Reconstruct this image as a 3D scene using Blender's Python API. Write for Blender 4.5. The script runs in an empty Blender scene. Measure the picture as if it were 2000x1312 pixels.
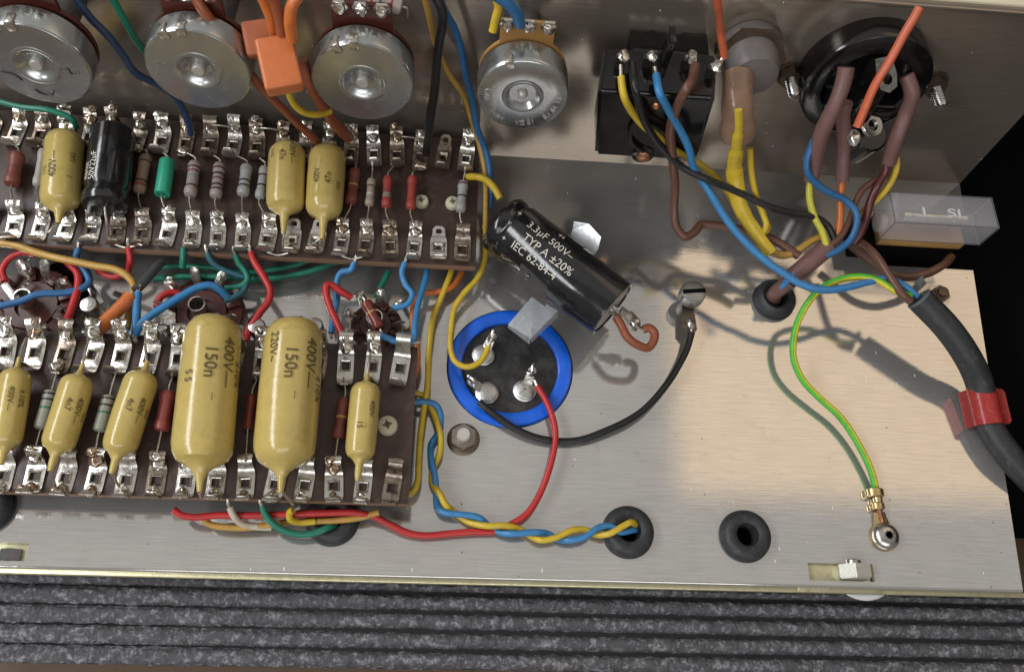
import bpy, bmesh, math, random
from mathutils import Vector, Matrix, noise
random.seed(7)
S = bpy.context.scene
C = bpy.context.collection
V = Vector
PI = math.pi

# ------------------------------------------------------------------ camera
CAM = V((-1.69299, -8.63037, 21.86509))
R = Matrix(((0.996362093, -0.044734482, -0.072535545),
            (0.011961898, 0.916134637, -0.400692201),
            (0.084377084, 0.398366857, 0.913336934)))
F = 1650.27
cd = bpy.data.cameras.new('camera')
cd.sensor_width = 36.0
cd.lens = F / 2000 * 36
cd.clip_start, cd.clip_end = 0.1, 1000
cam = bpy.data.objects.new('camera', cd)
C.objects.link(cam)
cam.matrix_world = Matrix.Translation(CAM) @ R.to_4x4()
S.camera = cam

# ------------------------------------------------------------------ light (an indoor close-up: a dim room, window, ceiling, added front fill)
w = bpy.data.worlds.new('World')
S.world = w
w.use_nodes = True
w.node_tree.nodes['Background'].inputs[0].default_value = (1.0, 0.93, 0.84, 1)
w.node_tree.nodes['Background'].inputs[1].default_value = 0.21


def area(name, loc, target, sx, sy, L, col):
    d = bpy.data.lights.new(name, 'AREA')
    d.shape = 'RECTANGLE'
    d.size, d.size_y = sx, sy
    d.energy = L * PI * sx * sy
    d.color = col
    o = bpy.data.objects.new(name, d)
    C.objects.link(o)
    o.location = loc
    o.rotation_euler = (V(target) - V(loc)).to_track_quat('-Z', 'Y').to_euler()
    return o


area('window_light', (-47, -3, 46), (0, 0, 1), 80, 13, 10.2, (0.93, 0.965, 1.0))
area('front_fill_light', (0, -56, 40), (0, 0, 0), 60, 26, 2.6, (0.95, 0.97, 1.0))  # added fill from the front to brighten the scene, not a known window
area('warm_ceiling_light', (48.5, 30, 62), (48.5, 30, 0), 52, 37, 0.60, (1.0, 0.65, 0.28))
area('ceiling_light', (2, 22, 66), (2, 22, 0), 150, 72, 0.23, (0.97, 0.98, 1.0))
S.view_settings.view_transform = 'Standard'
S.view_settings.look = 'None'
S.view_settings.exposure = 0.0
S.view_settings.gamma = 1.0
S.cycles.max_bounces = 10
S.cycles.glossy_bounces = 5
S.cycles.transparent_max_bounces = 8
S.cycles.caustics_reflective = False
S.cycles.sample_clamp_indirect = 4.0

# ------------------------------------------------------------------ the chassis planes: floor z = 0, rear wall leaning a little
WY, LEAN = 7.0665, 0.1276
WN = V((0, -math.cos(LEAN), math.sin(LEAN)))     # wall normal, towards the viewer
WU = V((0, math.sin(LEAN), math.cos(LEAN)))      # up along the wall


def ray(px, py):
    return R @ V(((px - 1000) / F, (656 - py) / F, -1.0))


def P(px, py, z=0.0):
    d = ray(px, py)
    return CAM + d * ((z - CAM.z) / d.z)


def Y(px, py, y):
    d = ray(px, py)
    return CAM + d * ((y - CAM.y) / d.y)


def W(px, py, off=0.0):
    d = ray(px, py)
    o = V((0, WY, 0)) + WN * off
    return CAM + d * ((o - CAM).dot(WN) / d.dot(WN))


def pt(t):
    if isinstance(t, Vector):
        return t
    if t[0] == 'w':
        return W(*t[1:])
    if t[0] == 'y':
        return Y(t[1], t[2], WY - t[3])
    return P(*t)


def cmpx(p, px):
    """length in cm of px photograph pixels at the place p"""
    return px * (-(R.transposed() @ (V(p) - CAM)).z) / F


# ------------------------------------------------------------------ materials
MATS = {}


def lin(c):
    return tuple(x / 12.92 if x <= .04045 else ((x + .055) / 1.055) ** 2.4 for x in c)


def pm(name, col, rough=.4, metal=0., nscale=6., var=.18, bump=.05, bscale=None, coat=0., dirt=0., dcol=(.05, .04, .03), stretch=(1, 1, 1),
       trans=0., ior=1.5, rvar=.12, spec=.5, sheen=0., dscale=3., dth=.62):
    if name in MATS:
        return MATS[name]
    m = bpy.data.materials.new(name)
    m.use_nodes = True
    nt = m.node_tree
    N, L = nt.nodes, nt.links
    b = N['Principled BSDF']
    tc = N.new('ShaderNodeTexCoord')
    mp = N.new('ShaderNodeMapping')
    mp.inputs['Scale'].default_value = stretch
    L.new(tc.outputs['Object'], mp.inputs[0])
    n1 = N.new('ShaderNodeTexNoise')
    n1.inputs['Scale'].default_value = nscale
    n1.inputs['Detail'].default_value = 5
    L.new(mp.outputs[0], n1.inputs[0])
    mx = N.new('ShaderNodeMix')
    mx.data_type = 'RGBA'
    mx.inputs[6].default_value = tuple(max(0, c * (1 - var)) for c in col) + (1,)
    mx.inputs[7].default_value = tuple(min(1, c * (1 + var)) for c in col) + (1,)
    L.new(n1.outputs[0], mx.inputs[0])
    out = mx.outputs[2]
    if dirt > 0:
        n3 = N.new('ShaderNodeTexNoise')
        n3.inputs['Scale'].default_value = dscale
        n3.inputs['Detail'].default_value = 8
        n3.inputs['Roughness'].default_value = .7
        L.new(tc.outputs['Object'], n3.inputs[0])
        rp = N.new('ShaderNodeMapRange')
        rp.inputs[1].default_value = dth - .07
        rp.inputs[2].default_value = dth + .1
        rp.inputs[4].default_value = dirt
        L.new(n3.outputs[0], rp.inputs[0])
        m2 = N.new('ShaderNodeMix')
        m2.data_type = 'RGBA'
        L.new(rp.outputs[0], m2.inputs[0])
        L.new(out, m2.inputs[6])
        m2.inputs[7].default_value = dcol + (1,)
        out = m2.outputs[2]
    L.new(out, b.inputs['Base Color'])
    mr = N.new('ShaderNodeMapRange')
    mr.inputs[3].default_value = max(0.02, rough - rvar)
    mr.inputs[4].default_value = min(1, rough + rvar)
    L.new(n1.outputs[0], mr.inputs[0])
    L.new(mr.outputs[0], b.inputs['Roughness'])
    b.inputs['Metallic'].default_value = metal
    b.inputs['Specular IOR Level'].default_value = spec
    b.inputs['IOR'].default_value = ior
    b.inputs['Transmission Weight'].default_value = trans
    b.inputs['Coat Weight'].default_value = coat
    b.inputs['Coat Roughness'].default_value = .12
    b.inputs['Sheen Weight'].default_value = sheen
    if bump > 0:
        n2 = N.new('ShaderNodeTexNoise')
        n2.inputs['Scale'].default_value = bscale or nscale * 4
        n2.inputs['Detail'].default_value = 4
        L.new(mp.outputs[0], n2.inputs[0])
        bp = N.new('ShaderNodeBump')
        bp.inputs['Strength'].default_value = bump
        bp.inputs['Distance'].default_value = .05
        L.new(n2.outputs[0], bp.inputs['Height'])
        L.new(bp.outputs[0], b.inputs['Normal'])
    MATS[name] = m
    return m


def aluminium(name, base=(.70, .675, .635), rough=.03, metal=.74):
    """brushed sheet: streaks along x, fine scratches, smudges, small specks"""
    m = pm(name, base, rough, metal, nscale=1.2, var=.07, bump=0, stretch=(1, 1, 1), rvar=.02, dirt=.35, dcol=(.34, .30, .25), dscale=1.6, dth=.66)
    nt = m.node_tree
    N, L = nt.nodes, nt.links
    b = N['Principled BSDF']
    tc = N.new('ShaderNodeTexCoord')
    mp = N.new('ShaderNodeMapping')
    mp.inputs['Scale'].default_value = (.9, 26, 26)
    L.new(tc.outputs['Object'], mp.inputs[0])
    st = N.new('ShaderNodeTexNoise')
    st.inputs['Scale'].default_value = 1.0
    st.inputs['Detail'].default_value = 7
    st.inputs['Roughness'].default_value = .68
    L.new(mp.outputs[0], st.inputs[0])
    # streaks and blotches roughen the finish
    old = b.inputs['Roughness'].links[0].from_socket
    ml = N.new('ShaderNodeMath')
    ml.operation = 'MULTIPLY_ADD'
    L.new(st.outputs[0], ml.inputs[0])
    ml.inputs[1].default_value = .09
    L.new(old, ml.inputs[2])
    sb = N.new('ShaderNodeMath')
    sb.operation = 'SUBTRACT'
    L.new(ml.outputs[0], sb.inputs[0])
    sb.inputs[1].default_value = .035
    L.new(sb.outputs[0], b.inputs['Roughness'])
    # base colour: streaks, dark specks and pale nicks
    cs = b.inputs['Base Color'].links[0].from_socket
    r1 = N.new('ShaderNodeMapRange')
    r1.inputs[1].default_value, r1.inputs[2].default_value = .25, .75
    r1.inputs[3].default_value, r1.inputs[4].default_value = .80, 1.12
    L.new(st.outputs[0], r1.inputs[0])
    mu = N.new('ShaderNodeVectorMath')
    mu.operation = 'SCALE'
    L.new(cs, mu.inputs[0])
    L.new(r1.outputs[0], mu.inputs['Scale'])
    vo = N.new('ShaderNodeTexVoronoi')
    vo.inputs['Scale'].default_value = 1.7
    L.new(tc.outputs['Object'], vo.inputs[0])
    sp = N.new('ShaderNodeMath')
    sp.operation = 'LESS_THAN'
    L.new(vo.outputs['Distance'], sp.inputs[0])
    sp.inputs[1].default_value = .035
    mx = N.new('ShaderNodeMix')
    mx.data_type = 'RGBA'
    L.new(sp.outputs[0], mx.inputs[0])
    L.new(mu.outputs[0], mx.inputs[6])
    mx.inputs[7].default_value = (.16, .12, .09, 1)
    mpn = N.new('ShaderNodeMapping')
    mpn.inputs['Scale'].default_value = (2.4, .55, 1)
    mpn.inputs['Rotation'].default_value = (0, 0, .5)
    L.new(tc.outputs['Object'], mpn.inputs[0])
    vn = N.new('ShaderNodeTexVoronoi')
    vn.inputs['Scale'].default_value = 1.3
    L.new(mpn.outputs[0], vn.inputs[0])
    sn = N.new('ShaderNodeMath')
    sn.operation = 'LESS_THAN'
    L.new(vn.outputs['Distance'], sn.inputs[0])
    sn.inputs[1].default_value = .036
    mn = N.new('ShaderNodeMix')
    mn.data_type = 'RGBA'
    L.new(sn.outputs[0], mn.inputs[0])
    L.new(mx.outputs[2], mn.inputs[6])
    mn.inputs[7].default_value = (.95, .94, .92, 1)
    L.new(mn.outputs[2], b.inputs['Base Color'])
    # long fine scratches
    prev = mn.outputs[2]
    for rot_, sc_, th_ in ((.25, (1.6, .16, 1), .010), (1.35, (1.2, .12, 1), .008), (-.5, (2.2, .2, 1), .008)):
        mq = N.new('ShaderNodeMapping')
        mq.inputs['Rotation'].default_value = (0, 0, rot_)
        mq.inputs['Scale'].default_value = sc_
        L.new(tc.outputs['Object'], mq.inputs[0])
        vq = N.new('ShaderNodeTexVoronoi')
        vq.inputs['Scale'].default_value = 1.5
        L.new(mq.outputs[0], vq.inputs[0])
        lq = N.new('ShaderNodeMath')
        lq.operation = 'LESS_THAN'
        L.new(vq.outputs['Distance'], lq.inputs[0])
        lq.inputs[1].default_value = th_ * 2.6
        fq = N.new('ShaderNodeMath')
        fq.operation = 'MULTIPLY'
        L.new(lq.outputs[0], fq.inputs[0])
        fq.inputs[1].default_value = .55
        xq = N.new('ShaderNodeMix')
        xq.data_type = 'RGBA'
        L.new(fq.outputs[0], xq.inputs[0])
        L.new(prev, xq.inputs[6])
        xq.inputs[7].default_value = (.93, .92, .90, 1)
        prev = xq.outputs[2]
    L.new(prev, b.inputs['Base Color'])
    # nicks and dirt are dull, not mirror-like
    mt = N.new('ShaderNodeMath')
    mt.operation = 'MULTIPLY_ADD'
    L.new(sn.outputs[0], mt.inputs[0])
    mt.inputs[1].default_value = -metal
    mt.inputs[2].default_value = metal
    L.new(mt.outputs[0], b.inputs['Metallic'])
    b.inputs['Anisotropic'].default_value = .25
    # relief: brushing plus a few scratches
    mp2 = N.new('ShaderNodeMapping')
    mp2.inputs['Scale'].default_value = (3.2, .5, 1)
    mp2.inputs['Rotation'].default_value = (0, 0, .35)
    L.new(tc.outputs['Object'], mp2.inputs[0])
    v2 = N.new('ShaderNodeTexVoronoi')
    v2.feature = 'DISTANCE_TO_EDGE'
    v2.inputs['Scale'].default_value = .9
    L.new(mp2.outputs[0], v2.inputs[0])
    sc = N.new('ShaderNodeMapRange')
    sc.inputs[1].default_value, sc.inputs[2].default_value = 0, .012
    L.new(v2.outputs['Distance'], sc.inputs[0])
    nm = N.new('ShaderNodeTexNoise')
    nm.inputs['Scale'].default_value = .55
    nm.inputs['Detail'].default_value = 2
    L.new(tc.outputs['Object'], nm.inputs[0])
    ad = N.new('ShaderNodeMath')
    ad.operation = 'MULTIPLY_ADD'
    L.new(sc.outputs[0], ad.inputs[0])
    ad.inputs[1].default_value = .12
    L.new(st.outputs[0], ad.inputs[2])
    ad2 = N.new('ShaderNodeMath')
    ad2.operation = 'MULTIPLY_ADD'
    L.new(nm.outputs[0], ad2.inputs[0])
    ad2.inputs[1].default_value = 1.6
    L.new(ad.outputs[0], ad2.inputs[2])
    bp = N.new('ShaderNodeBump')
    bp.inputs['Strength'].default_value = .035
    bp.inputs['Distance'].default_value = .03
    L.new(ad2.outputs[0], bp.inputs['Height'])
    L.new(bp.outputs[0], b.inputs['Normal'])
    return m


M_ALU = aluminium('brushed_aluminium')
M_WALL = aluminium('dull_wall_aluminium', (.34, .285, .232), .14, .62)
M_TIN = pm('tinned_metal', (.70, .67, .61), .24, .92, 7, .2, .16, 10, dirt=.5, dcol=(.20, .12, .06), dscale=4, dth=.6)
M_SOLDER = pm('solder', (.70, .67, .62), .2, .95, 8, .2, .15, 7, dirt=.75, dcol=(.22, .13, .07), dscale=5, dth=.6)
M_LEAD = pm('lead_wire', (.62, .57, .49), .33, 1, 12, .2, .15)
M_STEEL = pm('steel', (.62, .60, .57), .24, 1, 8, .15, .12, dirt=.5, dcol=(.12, .09, .06), dscale=3, dth=.62)
M_ZINC = pm('zinc_plate', (.86, .93, .94), .28, .3, 3, .2, .12, dirt=.3, dcol=(.3, .3, .28))
M_DARKST = pm('dark_steel', (.22, .22, .23), .36, .8, 6, .3, .15)
M_CAN = pm('can_metal', (.50, .515, .505), .25, .9, 2.5, .08, .03, 9, dirt=.12, dcol=(.20, .17, .12), dscale=2, dth=.62)
M_BRASS = pm('brass', (.70, .55, .28), .3, 1, 6, .2, .12, dirt=.6, dcol=(.25, .14, .06), dscale=6)
M_PASS = pm('passivated_steel', (.70, .65, .42), .32, .7, 5, .2, .15, dirt=.5, dcol=(.45, .47, .2))
M_COPPER = pm('copper', (.62, .29, .17), .35, 1, 8, .2, .1)
M_OLDSTEEL = pm('tarnished_steel', (.19, .145, .11), .40, .9, 8, .3, .25)
M_BOARD = pm('paxolin_board', (.062, .036, .028), .42, 0, 5, .35, .12, 30, dirt=.35, dcol=(.16, .12, .10), dscale=4, dth=.6)
M_BOARDEDGE = pm('board_edge', (.30, .175, .11), .6, 0, 3, .3, .2, 8, stretch=(.4, 6, 30))
M_YCAP = pm('yellow_resin', (.54, .405, .125), .21, 0, 3, .14, .14, 7, dirt=.45, dcol=(.30, .20, .055), dscale=3.2, dth=.62, coat=.3)
M_INK = pm('dark_ink', (.10, .075, .03), .6, 0, 12, .4, 0)
M_WINK = pm('silver_ink', (.72, .68, .58), .45, 0, 12, .2, 0)
M_BLACK = pm('black_sleeve', (.012, .012, .013), .16, 0, 3, .3, .12, 5, coat=.5, dirt=.25, dcol=(.12, .11, .10), dscale=7, dth=.66)
M_BLACKP = pm('black_bakelite', (.008, .0075, .007), .14, 0, 4, .3, .05, coat=.3, dirt=.25, dcol=(.06, .05, .045), dscale=3)
M_RUBBER = pm('black_rubber', (.03, .031, .034), .48, 0, 7, .4, .25, 22, dirt=.5, dcol=(.13, .12, .11), dscale=4, dth=.62)
M_MATTBLK = pm('matt_black', (.003, .003, .0035), .9, 0, 5, .3, 0, spec=.1)
M_PHEN = pm('phenolic_brown', (.085, .022, .015), .33, 0, 5, .4, .1)
M_CREAM = pm('cream_nylon', (.62, .56, .40), .4, 0, 8, .15, .15)
M_PAPER = pm('cream_end_disc', (.60, .54, .45), .6, 0, 6, .2, .15)
M_BLUE = pm('blue_sleeve', (.008, .13, .74), .3, 0, 3, .3, .06, coat=.2)
M_CANTOP = pm('black_can_top', (.018, .018, .018), .5, 0, 3, .5, .15, 12, dirt=.6, dcol=(.08, .075, .068), dscale=2.2, dth=.52)
M_ORANGE = pm('orange_resin', (.60, .165, .05), .38, 0, 5, .12, .12, 14, coat=.15)
M_REDCLIP = pm('red_vinyl', (.70, .085, .075), .24, 0, 5, .2, .06, coat=.2, dirt=.25, dcol=(.75, .5, .5), dscale=5)
M_CLEAR = pm('clear_plastic', (.80, .78, .82), .12, 0, 5, .03, .03, rvar=.05)
M_CLEAR.node_tree.nodes['Principled BSDF'].inputs['Alpha'].default_value = .27
M_CLEARWHITE = pm('whitish_clear_plastic', (.80, .78, .82), .12, 0, 5, .03, .03)
M_CLEARWHITE.node_tree.nodes['Principled BSDF'].inputs['Alpha'].default_value = .85
M_AMBERTUBE = pm('amber_tube', (.40, .235, .15), .16, 0, 6, .2, .1, rvar=.05, coat=.3)
M_AMBERTUBE.node_tree.nodes['Principled BSDF'].inputs['Alpha'].default_value = .55
M_GREYPLAS = pm('grey_plastic', (.16, .14, .13), .4, 0, 4, .2, .05)
M_AMBER = pm('amber_base', (.50, .27, .07), .45, 0, 4, .25, .1)
M_WHITEP = pm('white_plate', (.62, .61, .58), .4, 0, 4, .06, .03)
M_CREAMPAINT = pm('cream_paint', (.78, .70, .52), .5, 0, 4, .06, .04)
M_TAN = pm('tan_fibre', (.42, .22, .07), .5, 0, 5, .3, .1)
M_FLOORT = pm('table_wood', (.16, .10, .06), .6, 0, 3, .3, .1, stretch=(1, 8, 8))


def wirem(name, col, rough=.36):
    return pm('wire_' + name, col, rough, 0, 5, .14, .10, 16, coat=.08, dirt=.45, dcol=tuple(c * .5 + .02 for c in col), dscale=3.5, dth=.57)


WM = {
    'yellow': wirem('yellow', (.66, .46, .035)), 'ochre': wirem('ochre', (.52, .30, .06)), 'blue': wirem('blue', (.045, .23, .50)),
    'red': wirem('red', (.52, .028, .028)), 'orange': wirem('orange', (.60, .16, .035)), 'green': wirem('green', (.015, .20, .13)),
    'black': wirem('black', (.012, .012, .013)), 'white': wirem('white', (.62, .55, .44)), 'brown': wirem('brown', (.14, .062, .04)),
    'navy': wirem('navy', (.03, .055, .12)), 'rust': wirem('rust', (.30, .085, .035)), 'grey': wirem('grey', (.06, .065, .065), .55),
    'earthgreen': wirem('earthgreen', (.10, .50, .045)), 'earthyellow': wirem('earthyellow', (.74, .62, .03)),
    'mauve': wirem('mauve', (.19, .095, .085), .5), 'maroon': wirem('maroon', (.10, .016, .016)), 'lime': wirem('lime', (.60, .55, .06)),
    'bluedark': wirem('bluedark', (.03, .14, .33)), 'teal': wirem('teal', (.03, .13, .17)), 'salmon': wirem('salmon', (.62, .13, .055)),
    'redbrown': wirem('redbrown', (.28, .075, .035)),
}

# ------------------------------------------------------------------ objects
MW = {}


def finish(o, label, cat, group=None, kind=None):
    if label:
        o['label'] = label
    if cat:
        o['category'] = cat
    if group:
        o['group'] = group
    if kind:
        o['kind'] = kind
    return o


def thing(name, label, cat, M=None, group=None):
    o = bpy.data.objects.new(name, None)
    C.objects.link(o)
    M = M if isinstance(M, Matrix) else Matrix.Translation(M or V())
    o.matrix_world = M
    o.empty_display_size = .2
    MW[o] = M
    return finish(o, label, cat, group)


def obj(name, bm, mats, parent=None, origin=None, local=False, sharp=38, smooth=True):
    """link bm (world coordinates, or the parent's own when local) as ONE mesh object"""
    me = bpy.data.meshes.new(name)
    M = MW[parent] if parent is not None else Matrix.Translation(origin or V())
    if not local:
        bm.transform(M.inverted())
    bmesh.ops.recalc_face_normals(bm, faces=bm.faces)
    bm.to_mesh(me)
    bm.free()
    for mt in (mats if isinstance(mats, (list, tuple)) else [mats]):
        me.materials.append(mt)
    if smooth:
        me.polygons.foreach_set('use_smooth', [True] * len(me.polygons))
        me.set_sharp_from_angle(angle=math.radians(sharp))
    o = bpy.data.objects.new(name, me)
    C.objects.link(o)
    if parent is not None:
        o.parent = parent
    else:
        o.matrix_world = M
    MW[o] = M
    return o


def frame(o, z, x=None):
    z = V(z).normalized()
    x = V(x) if x is not None else V((1, 0, 0))
    x = (x - z * x.dot(z))
    if x.length < 1e-4:
        x = V((0, 1, 0)) - z * z.y
    x.normalize()
    y = z.cross(x)
    return Matrix(((x.x, y.x, z.x, o[0]), (x.y, y.y, z.y, o[1]), (x.z, y.z, z.z, o[2]), (0, 0, 0, 1)))


def lathe(bm, prof, M=None, seg=28, mi=0, sx=1., sy=1.):
    """prof: (radius, height[, material index of the band that starts here])"""
    M = M or Matrix()
    rings = []
    for q in prof:
        r, h = q[0], q[1]
        if r < 1e-5:
            rings.append([bm.verts.new(M @ V((0, 0, h)))])
        else:
            rings.append([bm.verts.new(M @ V((r * sx * math.cos(2 * PI * i / seg), r * sy * math.sin(2 * PI * i / seg), h))) for i in range(seg)])
    for k in range(len(rings) - 1):
        a, b = rings[k], rings[k + 1]
        m = prof[k][2] if len(prof[k]) > 2 else mi
        for i in range(seg):
            j = (i + 1) % seg
            vs = []
            for q in ((a[i] if len(a) > 1 else a[0]), (a[j] if len(a) > 1 else a[0]), (b[j] if len(b) > 1 else b[0]), (b[i] if len(b) > 1 else b[0])):
                if q not in vs:
                    vs.append(q)
            if len(vs) > 2:
                f = bm.faces.new(vs)
                f.material_index = m


def spline(pts, n=7):
    pts = [V(p) for p in pts]
    if len(pts) == 2:
        return [pts[0].lerp(pts[1], i / n) for i in range(n + 1)]
    q = [pts[0] * 2 - pts[1]] + pts + [pts[-1] * 2 - pts[-2]]
    out = []
    for i in range(1, len(q) - 2):
        p0, p1, p2, p3 = q[i - 1:i + 3]
        t = [0.]
        for a, b in ((p0, p1), (p1, p2), (p2, p3)):
            t.append(t[-1] + max(1e-4, (b - a).length ** .5))
        for k in range(n):
            u = t[1] + (t[2] - t[1]) * k / n
            A1 = p0 * ((t[1] - u) / (t[1] - t[0])) + p1 * ((u - t[0]) / (t[1] - t[0]))
            A2 = p1 * ((t[2] - u) / (t[2] - t[1])) + p2 * ((u - t[1]) / (t[2] - t[1]))
            A3 = p2 * ((t[3] - u) / (t[3] - t[2])) + p3 * ((u - t[2]) / (t[3] - t[2]))
            B1 = A1 * ((t[2] - u) / (t[2] - t[0])) + A2 * ((u - t[0]) / (t[2] - t[0]))
            B2 = A2 * ((t[3] - u) / (t[3] - t[1])) + A3 * ((u - t[1]) / (t[3] - t[1]))
            out.append(B1 * ((t[2] - u) / (t[2] - t[1])) + B2 * ((u - t[1]) / (t[2] - t[1])))
    out.append(pts[-1])
    return out


def tube(bm, pts, r, seg=10, stripe=None, cap=True, mi=0, flat=1.):
    """swept round tube; r a number or a list; stripe: set of side indices that take material 1"""
    n = len(pts)
    rs = r if isinstance(r, (list, tuple)) else [r] * n
    t0 = (pts[1] - pts[0]).normalized()
    up = V((0, 0, 1)) if abs(t0.z) < .9 else V((0, 1, 0))
    x = (up - t0 * up.dot(t0)).normalized()
    rings = []
    for i, p in enumerate(pts):
        t = (pts[min(i + 1, n - 1)] - pts[max(i - 1, 0)]).normalized()
        x = (x - t * x.dot(t)).normalized()
        y = t.cross(x)
        rings.append([bm.verts.new(p + (x * math.cos(2 * PI * k / seg) * flat + y * math.sin(2 * PI * k / seg)) * rs[i]) for k in range(seg)])
    for i in range(n - 1):
        for k in range(seg):
            j = (k + 1) % seg
            f = bm.faces.new((rings[i][k], rings[i][j], rings[i + 1][j], rings[i + 1][k]))
            f.material_index = 1 if stripe and k in stripe else mi
    if cap:
        for rg in (rings[0][::-1], rings[-1]):
            f = bm.faces.new(rg)
            f.material_index = mi


def box(bm, M, sx, sy, sz, bev=0., seg=2, mi=0):
    """box centred on M's origin"""
    v = [bm.verts.new(M @ V((a * sx / 2, b * sy / 2, c * sz / 2))) for a in (-1, 1) for b in (-1, 1) for c in (-1, 1)]
    fs = [bm.faces.new([v[i] for i in q]) for q in ((0, 1, 3, 2), (4, 6, 7, 5), (0, 4, 5, 1), (2, 3, 7, 6), (0, 2, 6, 4), (1, 5, 7, 3))]
    for f in fs:
        f.material_index = mi
    if bev:
        es = list({e for f in fs for e in f.edges})
        bmesh.ops.bevel(bm, geom=es, offset=bev, segments=seg, affect='EDGES', profile=.5, clamp_overlap=True)


def prism(bm, poly, thick, M=None, bev=0.):
    """polygon (local xy) extruded down by thick"""
    M = M or Matrix()
    top = [bm.verts.new(M @ V((p[0], p[1], 0))) for p in poly]
    bot = [bm.verts.new(M @ V((p[0], p[1], -thick))) for p in poly]
    f = bm.faces.new(top)
    bm.faces.new(bot[::-1])
    n = len(poly)
    for i in range(n):
        bm.faces.new((top[i], bot[i], bot[(i + 1) % n], top[(i + 1) % n]))
    if bev:
        bmesh.ops.bevel(bm, geom=list(f.edges), offset=bev, segments=2, affect='EDGES', clamp_overlap=True)


def blob(bm, p, sx, sy, sz, seed=0, amp=.35, sub=2, M=None):
    ret = bmesh.ops.create_icosphere(bm, subdivisions=sub, radius=1)
    for v in ret['verts']:
        d = 1 + amp * noise.noise(v.co * 1.6 + V((seed * 3.1, seed * 1.7, seed)))
        q = V((v.co.x * sx * d, v.co.y * sy * d, v.co.z * sz * d))
        v.co = (M.to_3x3() @ q if M else q) + V(p)


def textmesh(body, size):
    cu = bpy.data.curves.new('txt', 'FONT')
    cu.body = body
    cu.size = size
    cu.resolution_u = 3
    o = bpy.data.objects.new('txt', cu)
    C.objects.link(o)
    dg = bpy.context.evaluated_depsgraph_get()
    me = o.evaluated_get(dg).to_mesh()
    vs = [v.co.copy() for v in me.vertices]
    fs = [tuple(p.vertices) for p in me.polygons]
    o.evaluated_get(dg).to_mesh_clear()
    bpy.data.objects.remove(o)
    bpy.data.curves.remove(cu)
    return vs, fs


def print_on_cylinder(lines, A, wdir, n, r, wid=1., mat=None, parent=None, name='printed_text', squash=1.):
    """lines: (text, size, start along axis, angle of the baseline from the viewer-facing line)"""
    bm = bmesh.new()
    u = n.cross(wdir)
    for body, size, t0, phi in lines:
        vs, fs = textmesh(body, size)
        nv = []
        for v in vs:
            a = phi + v.y / r
            nv.append(bm.verts.new(A + wdir * (t0 + v.x * wid) + (n * math.cos(a) * squash + u * math.sin(a)) * (r + .006 + .014 * (r < .9))))
        for f in fs:
            try:
                bm.faces.new([nv[i] for i in f])
            except ValueError:
                pass
    o = obj(name, bm, mat or M_INK, parent, smooth=False)
    o['kind'] = 'stuff'
    return o


def wire(name, label, col, pts, r=.085, group=None, bare=None, cat='wire', n=7, seg=10, stripe=None, flat=1.):
    """one insulated wire as a thing; bare = list of (points, radius) for its stripped ends"""
    p = spline([pt(q) for q in pts], n)
    sd = V((len(C.objects) * 1.37, len(pts) * 2.1, 0))
    for i, q in enumerate(p):
        q += noise.noise_vector(q * .9 + sd) * min(.05, (r if isinstance(r, float) else .12) * .28) * min(1, i / 4, (len(p) - 1 - i) / 4)
    rr = r if isinstance(r, (list, tuple)) else [r * (1 + .06 * noise.noise(q * 1.7 + sd)) for q in p]
    bm = bmesh.new()
    tube(bm, p, rr, seg, stripe, flat=flat)
    mats = [WM[col]] if isinstance(col, str) else [WM[c] for c in col]
    o = obj(name, bm, mats, origin=p[0])
    finish(o, label, cat, group)
    bare = list(bare or [])
    if name == 'hookup_wire' and isinstance(r, float):
        for a, b in ((p[0], p[2]), (p[-1], p[-3])):
            if a.z > .95 and a.y < 4 and a.x > -14:
                d = (a - b).normalized()
                bare.append([a - d * .02, a + d * .10 + V((0, 0, .03)), a + d * .2 + V((.03, .02, .05))])
    for b in bare:
        bm = bmesh.new()
        tube(bm, spline([pt(q) for q in b], 5), r * .5, 7)
        obj('bare_end', bm, M_LEAD, o)
    return o


def circle2(c, r, n=40, sy=1.):
    return [(c[0] + r * math.cos(2 * PI * i / n), c[1] + r * sy * math.sin(2 * PI * i / n)) for i in range(n)]


# ------------------------------------------------------------------ the setting: dark cabinet inside and table
bm = bmesh.new()
for q in ((-60, -60, -6), (60, -60, -6), (60, 40, -6), (-60, 40, -6)):
    bm.verts.new(q)
bm.faces.new(bm.verts)
finish(obj('table_top', bm, M_FLOORT, smooth=False), 'brown wooden surface far below the amplifier', None, kind='structure')
bm = bmesh.new()
box(bm, Matrix.Translation((14, 9, -1.6)), 60, 26, .1)
finish(obj('cabinet_floor', bm, M_MATTBLK, smooth=False), 'black inside of the cabinet seen beyond the chassis', None, kind='structure')
bm = bmesh.new()
box(bm, Matrix.Translation((21.5, 6, 3)), .3, 30, 9.0)
finish(obj('cabinet_wall', bm, M_MATTBLK, smooth=False), 'black side wall of the cabinet beside the chassis', None, kind='structure')

# ------------------------------------------------------------------ chassis
chassis = thing('amplifier_chassis', 'scratched bare aluminium chassis tray holding the two tag boards and all the wiring', 'chassis', V((0, 0, 0)))
FY = -5.687                                            # front edge
XL = -19.0
GROM = {'a': P(1510, 588), 'b': P(1226, 1039), 'c': P(1454, 1047), 'd': P(650, 1014), 'e': P(-24, 990)}
CANC = V((0, 0, 0))
XR0, XR1 = P(1998, 1153).x, P(1871, 345).x


def loop(bm, pts, closed=True):
    vs = [bm.verts.new((p[0], p[1], 0)) for p in pts]
    return [bm.edges.new((vs[i], vs[(i + 1) % len(vs)])) for i in range(len(vs))]


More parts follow.
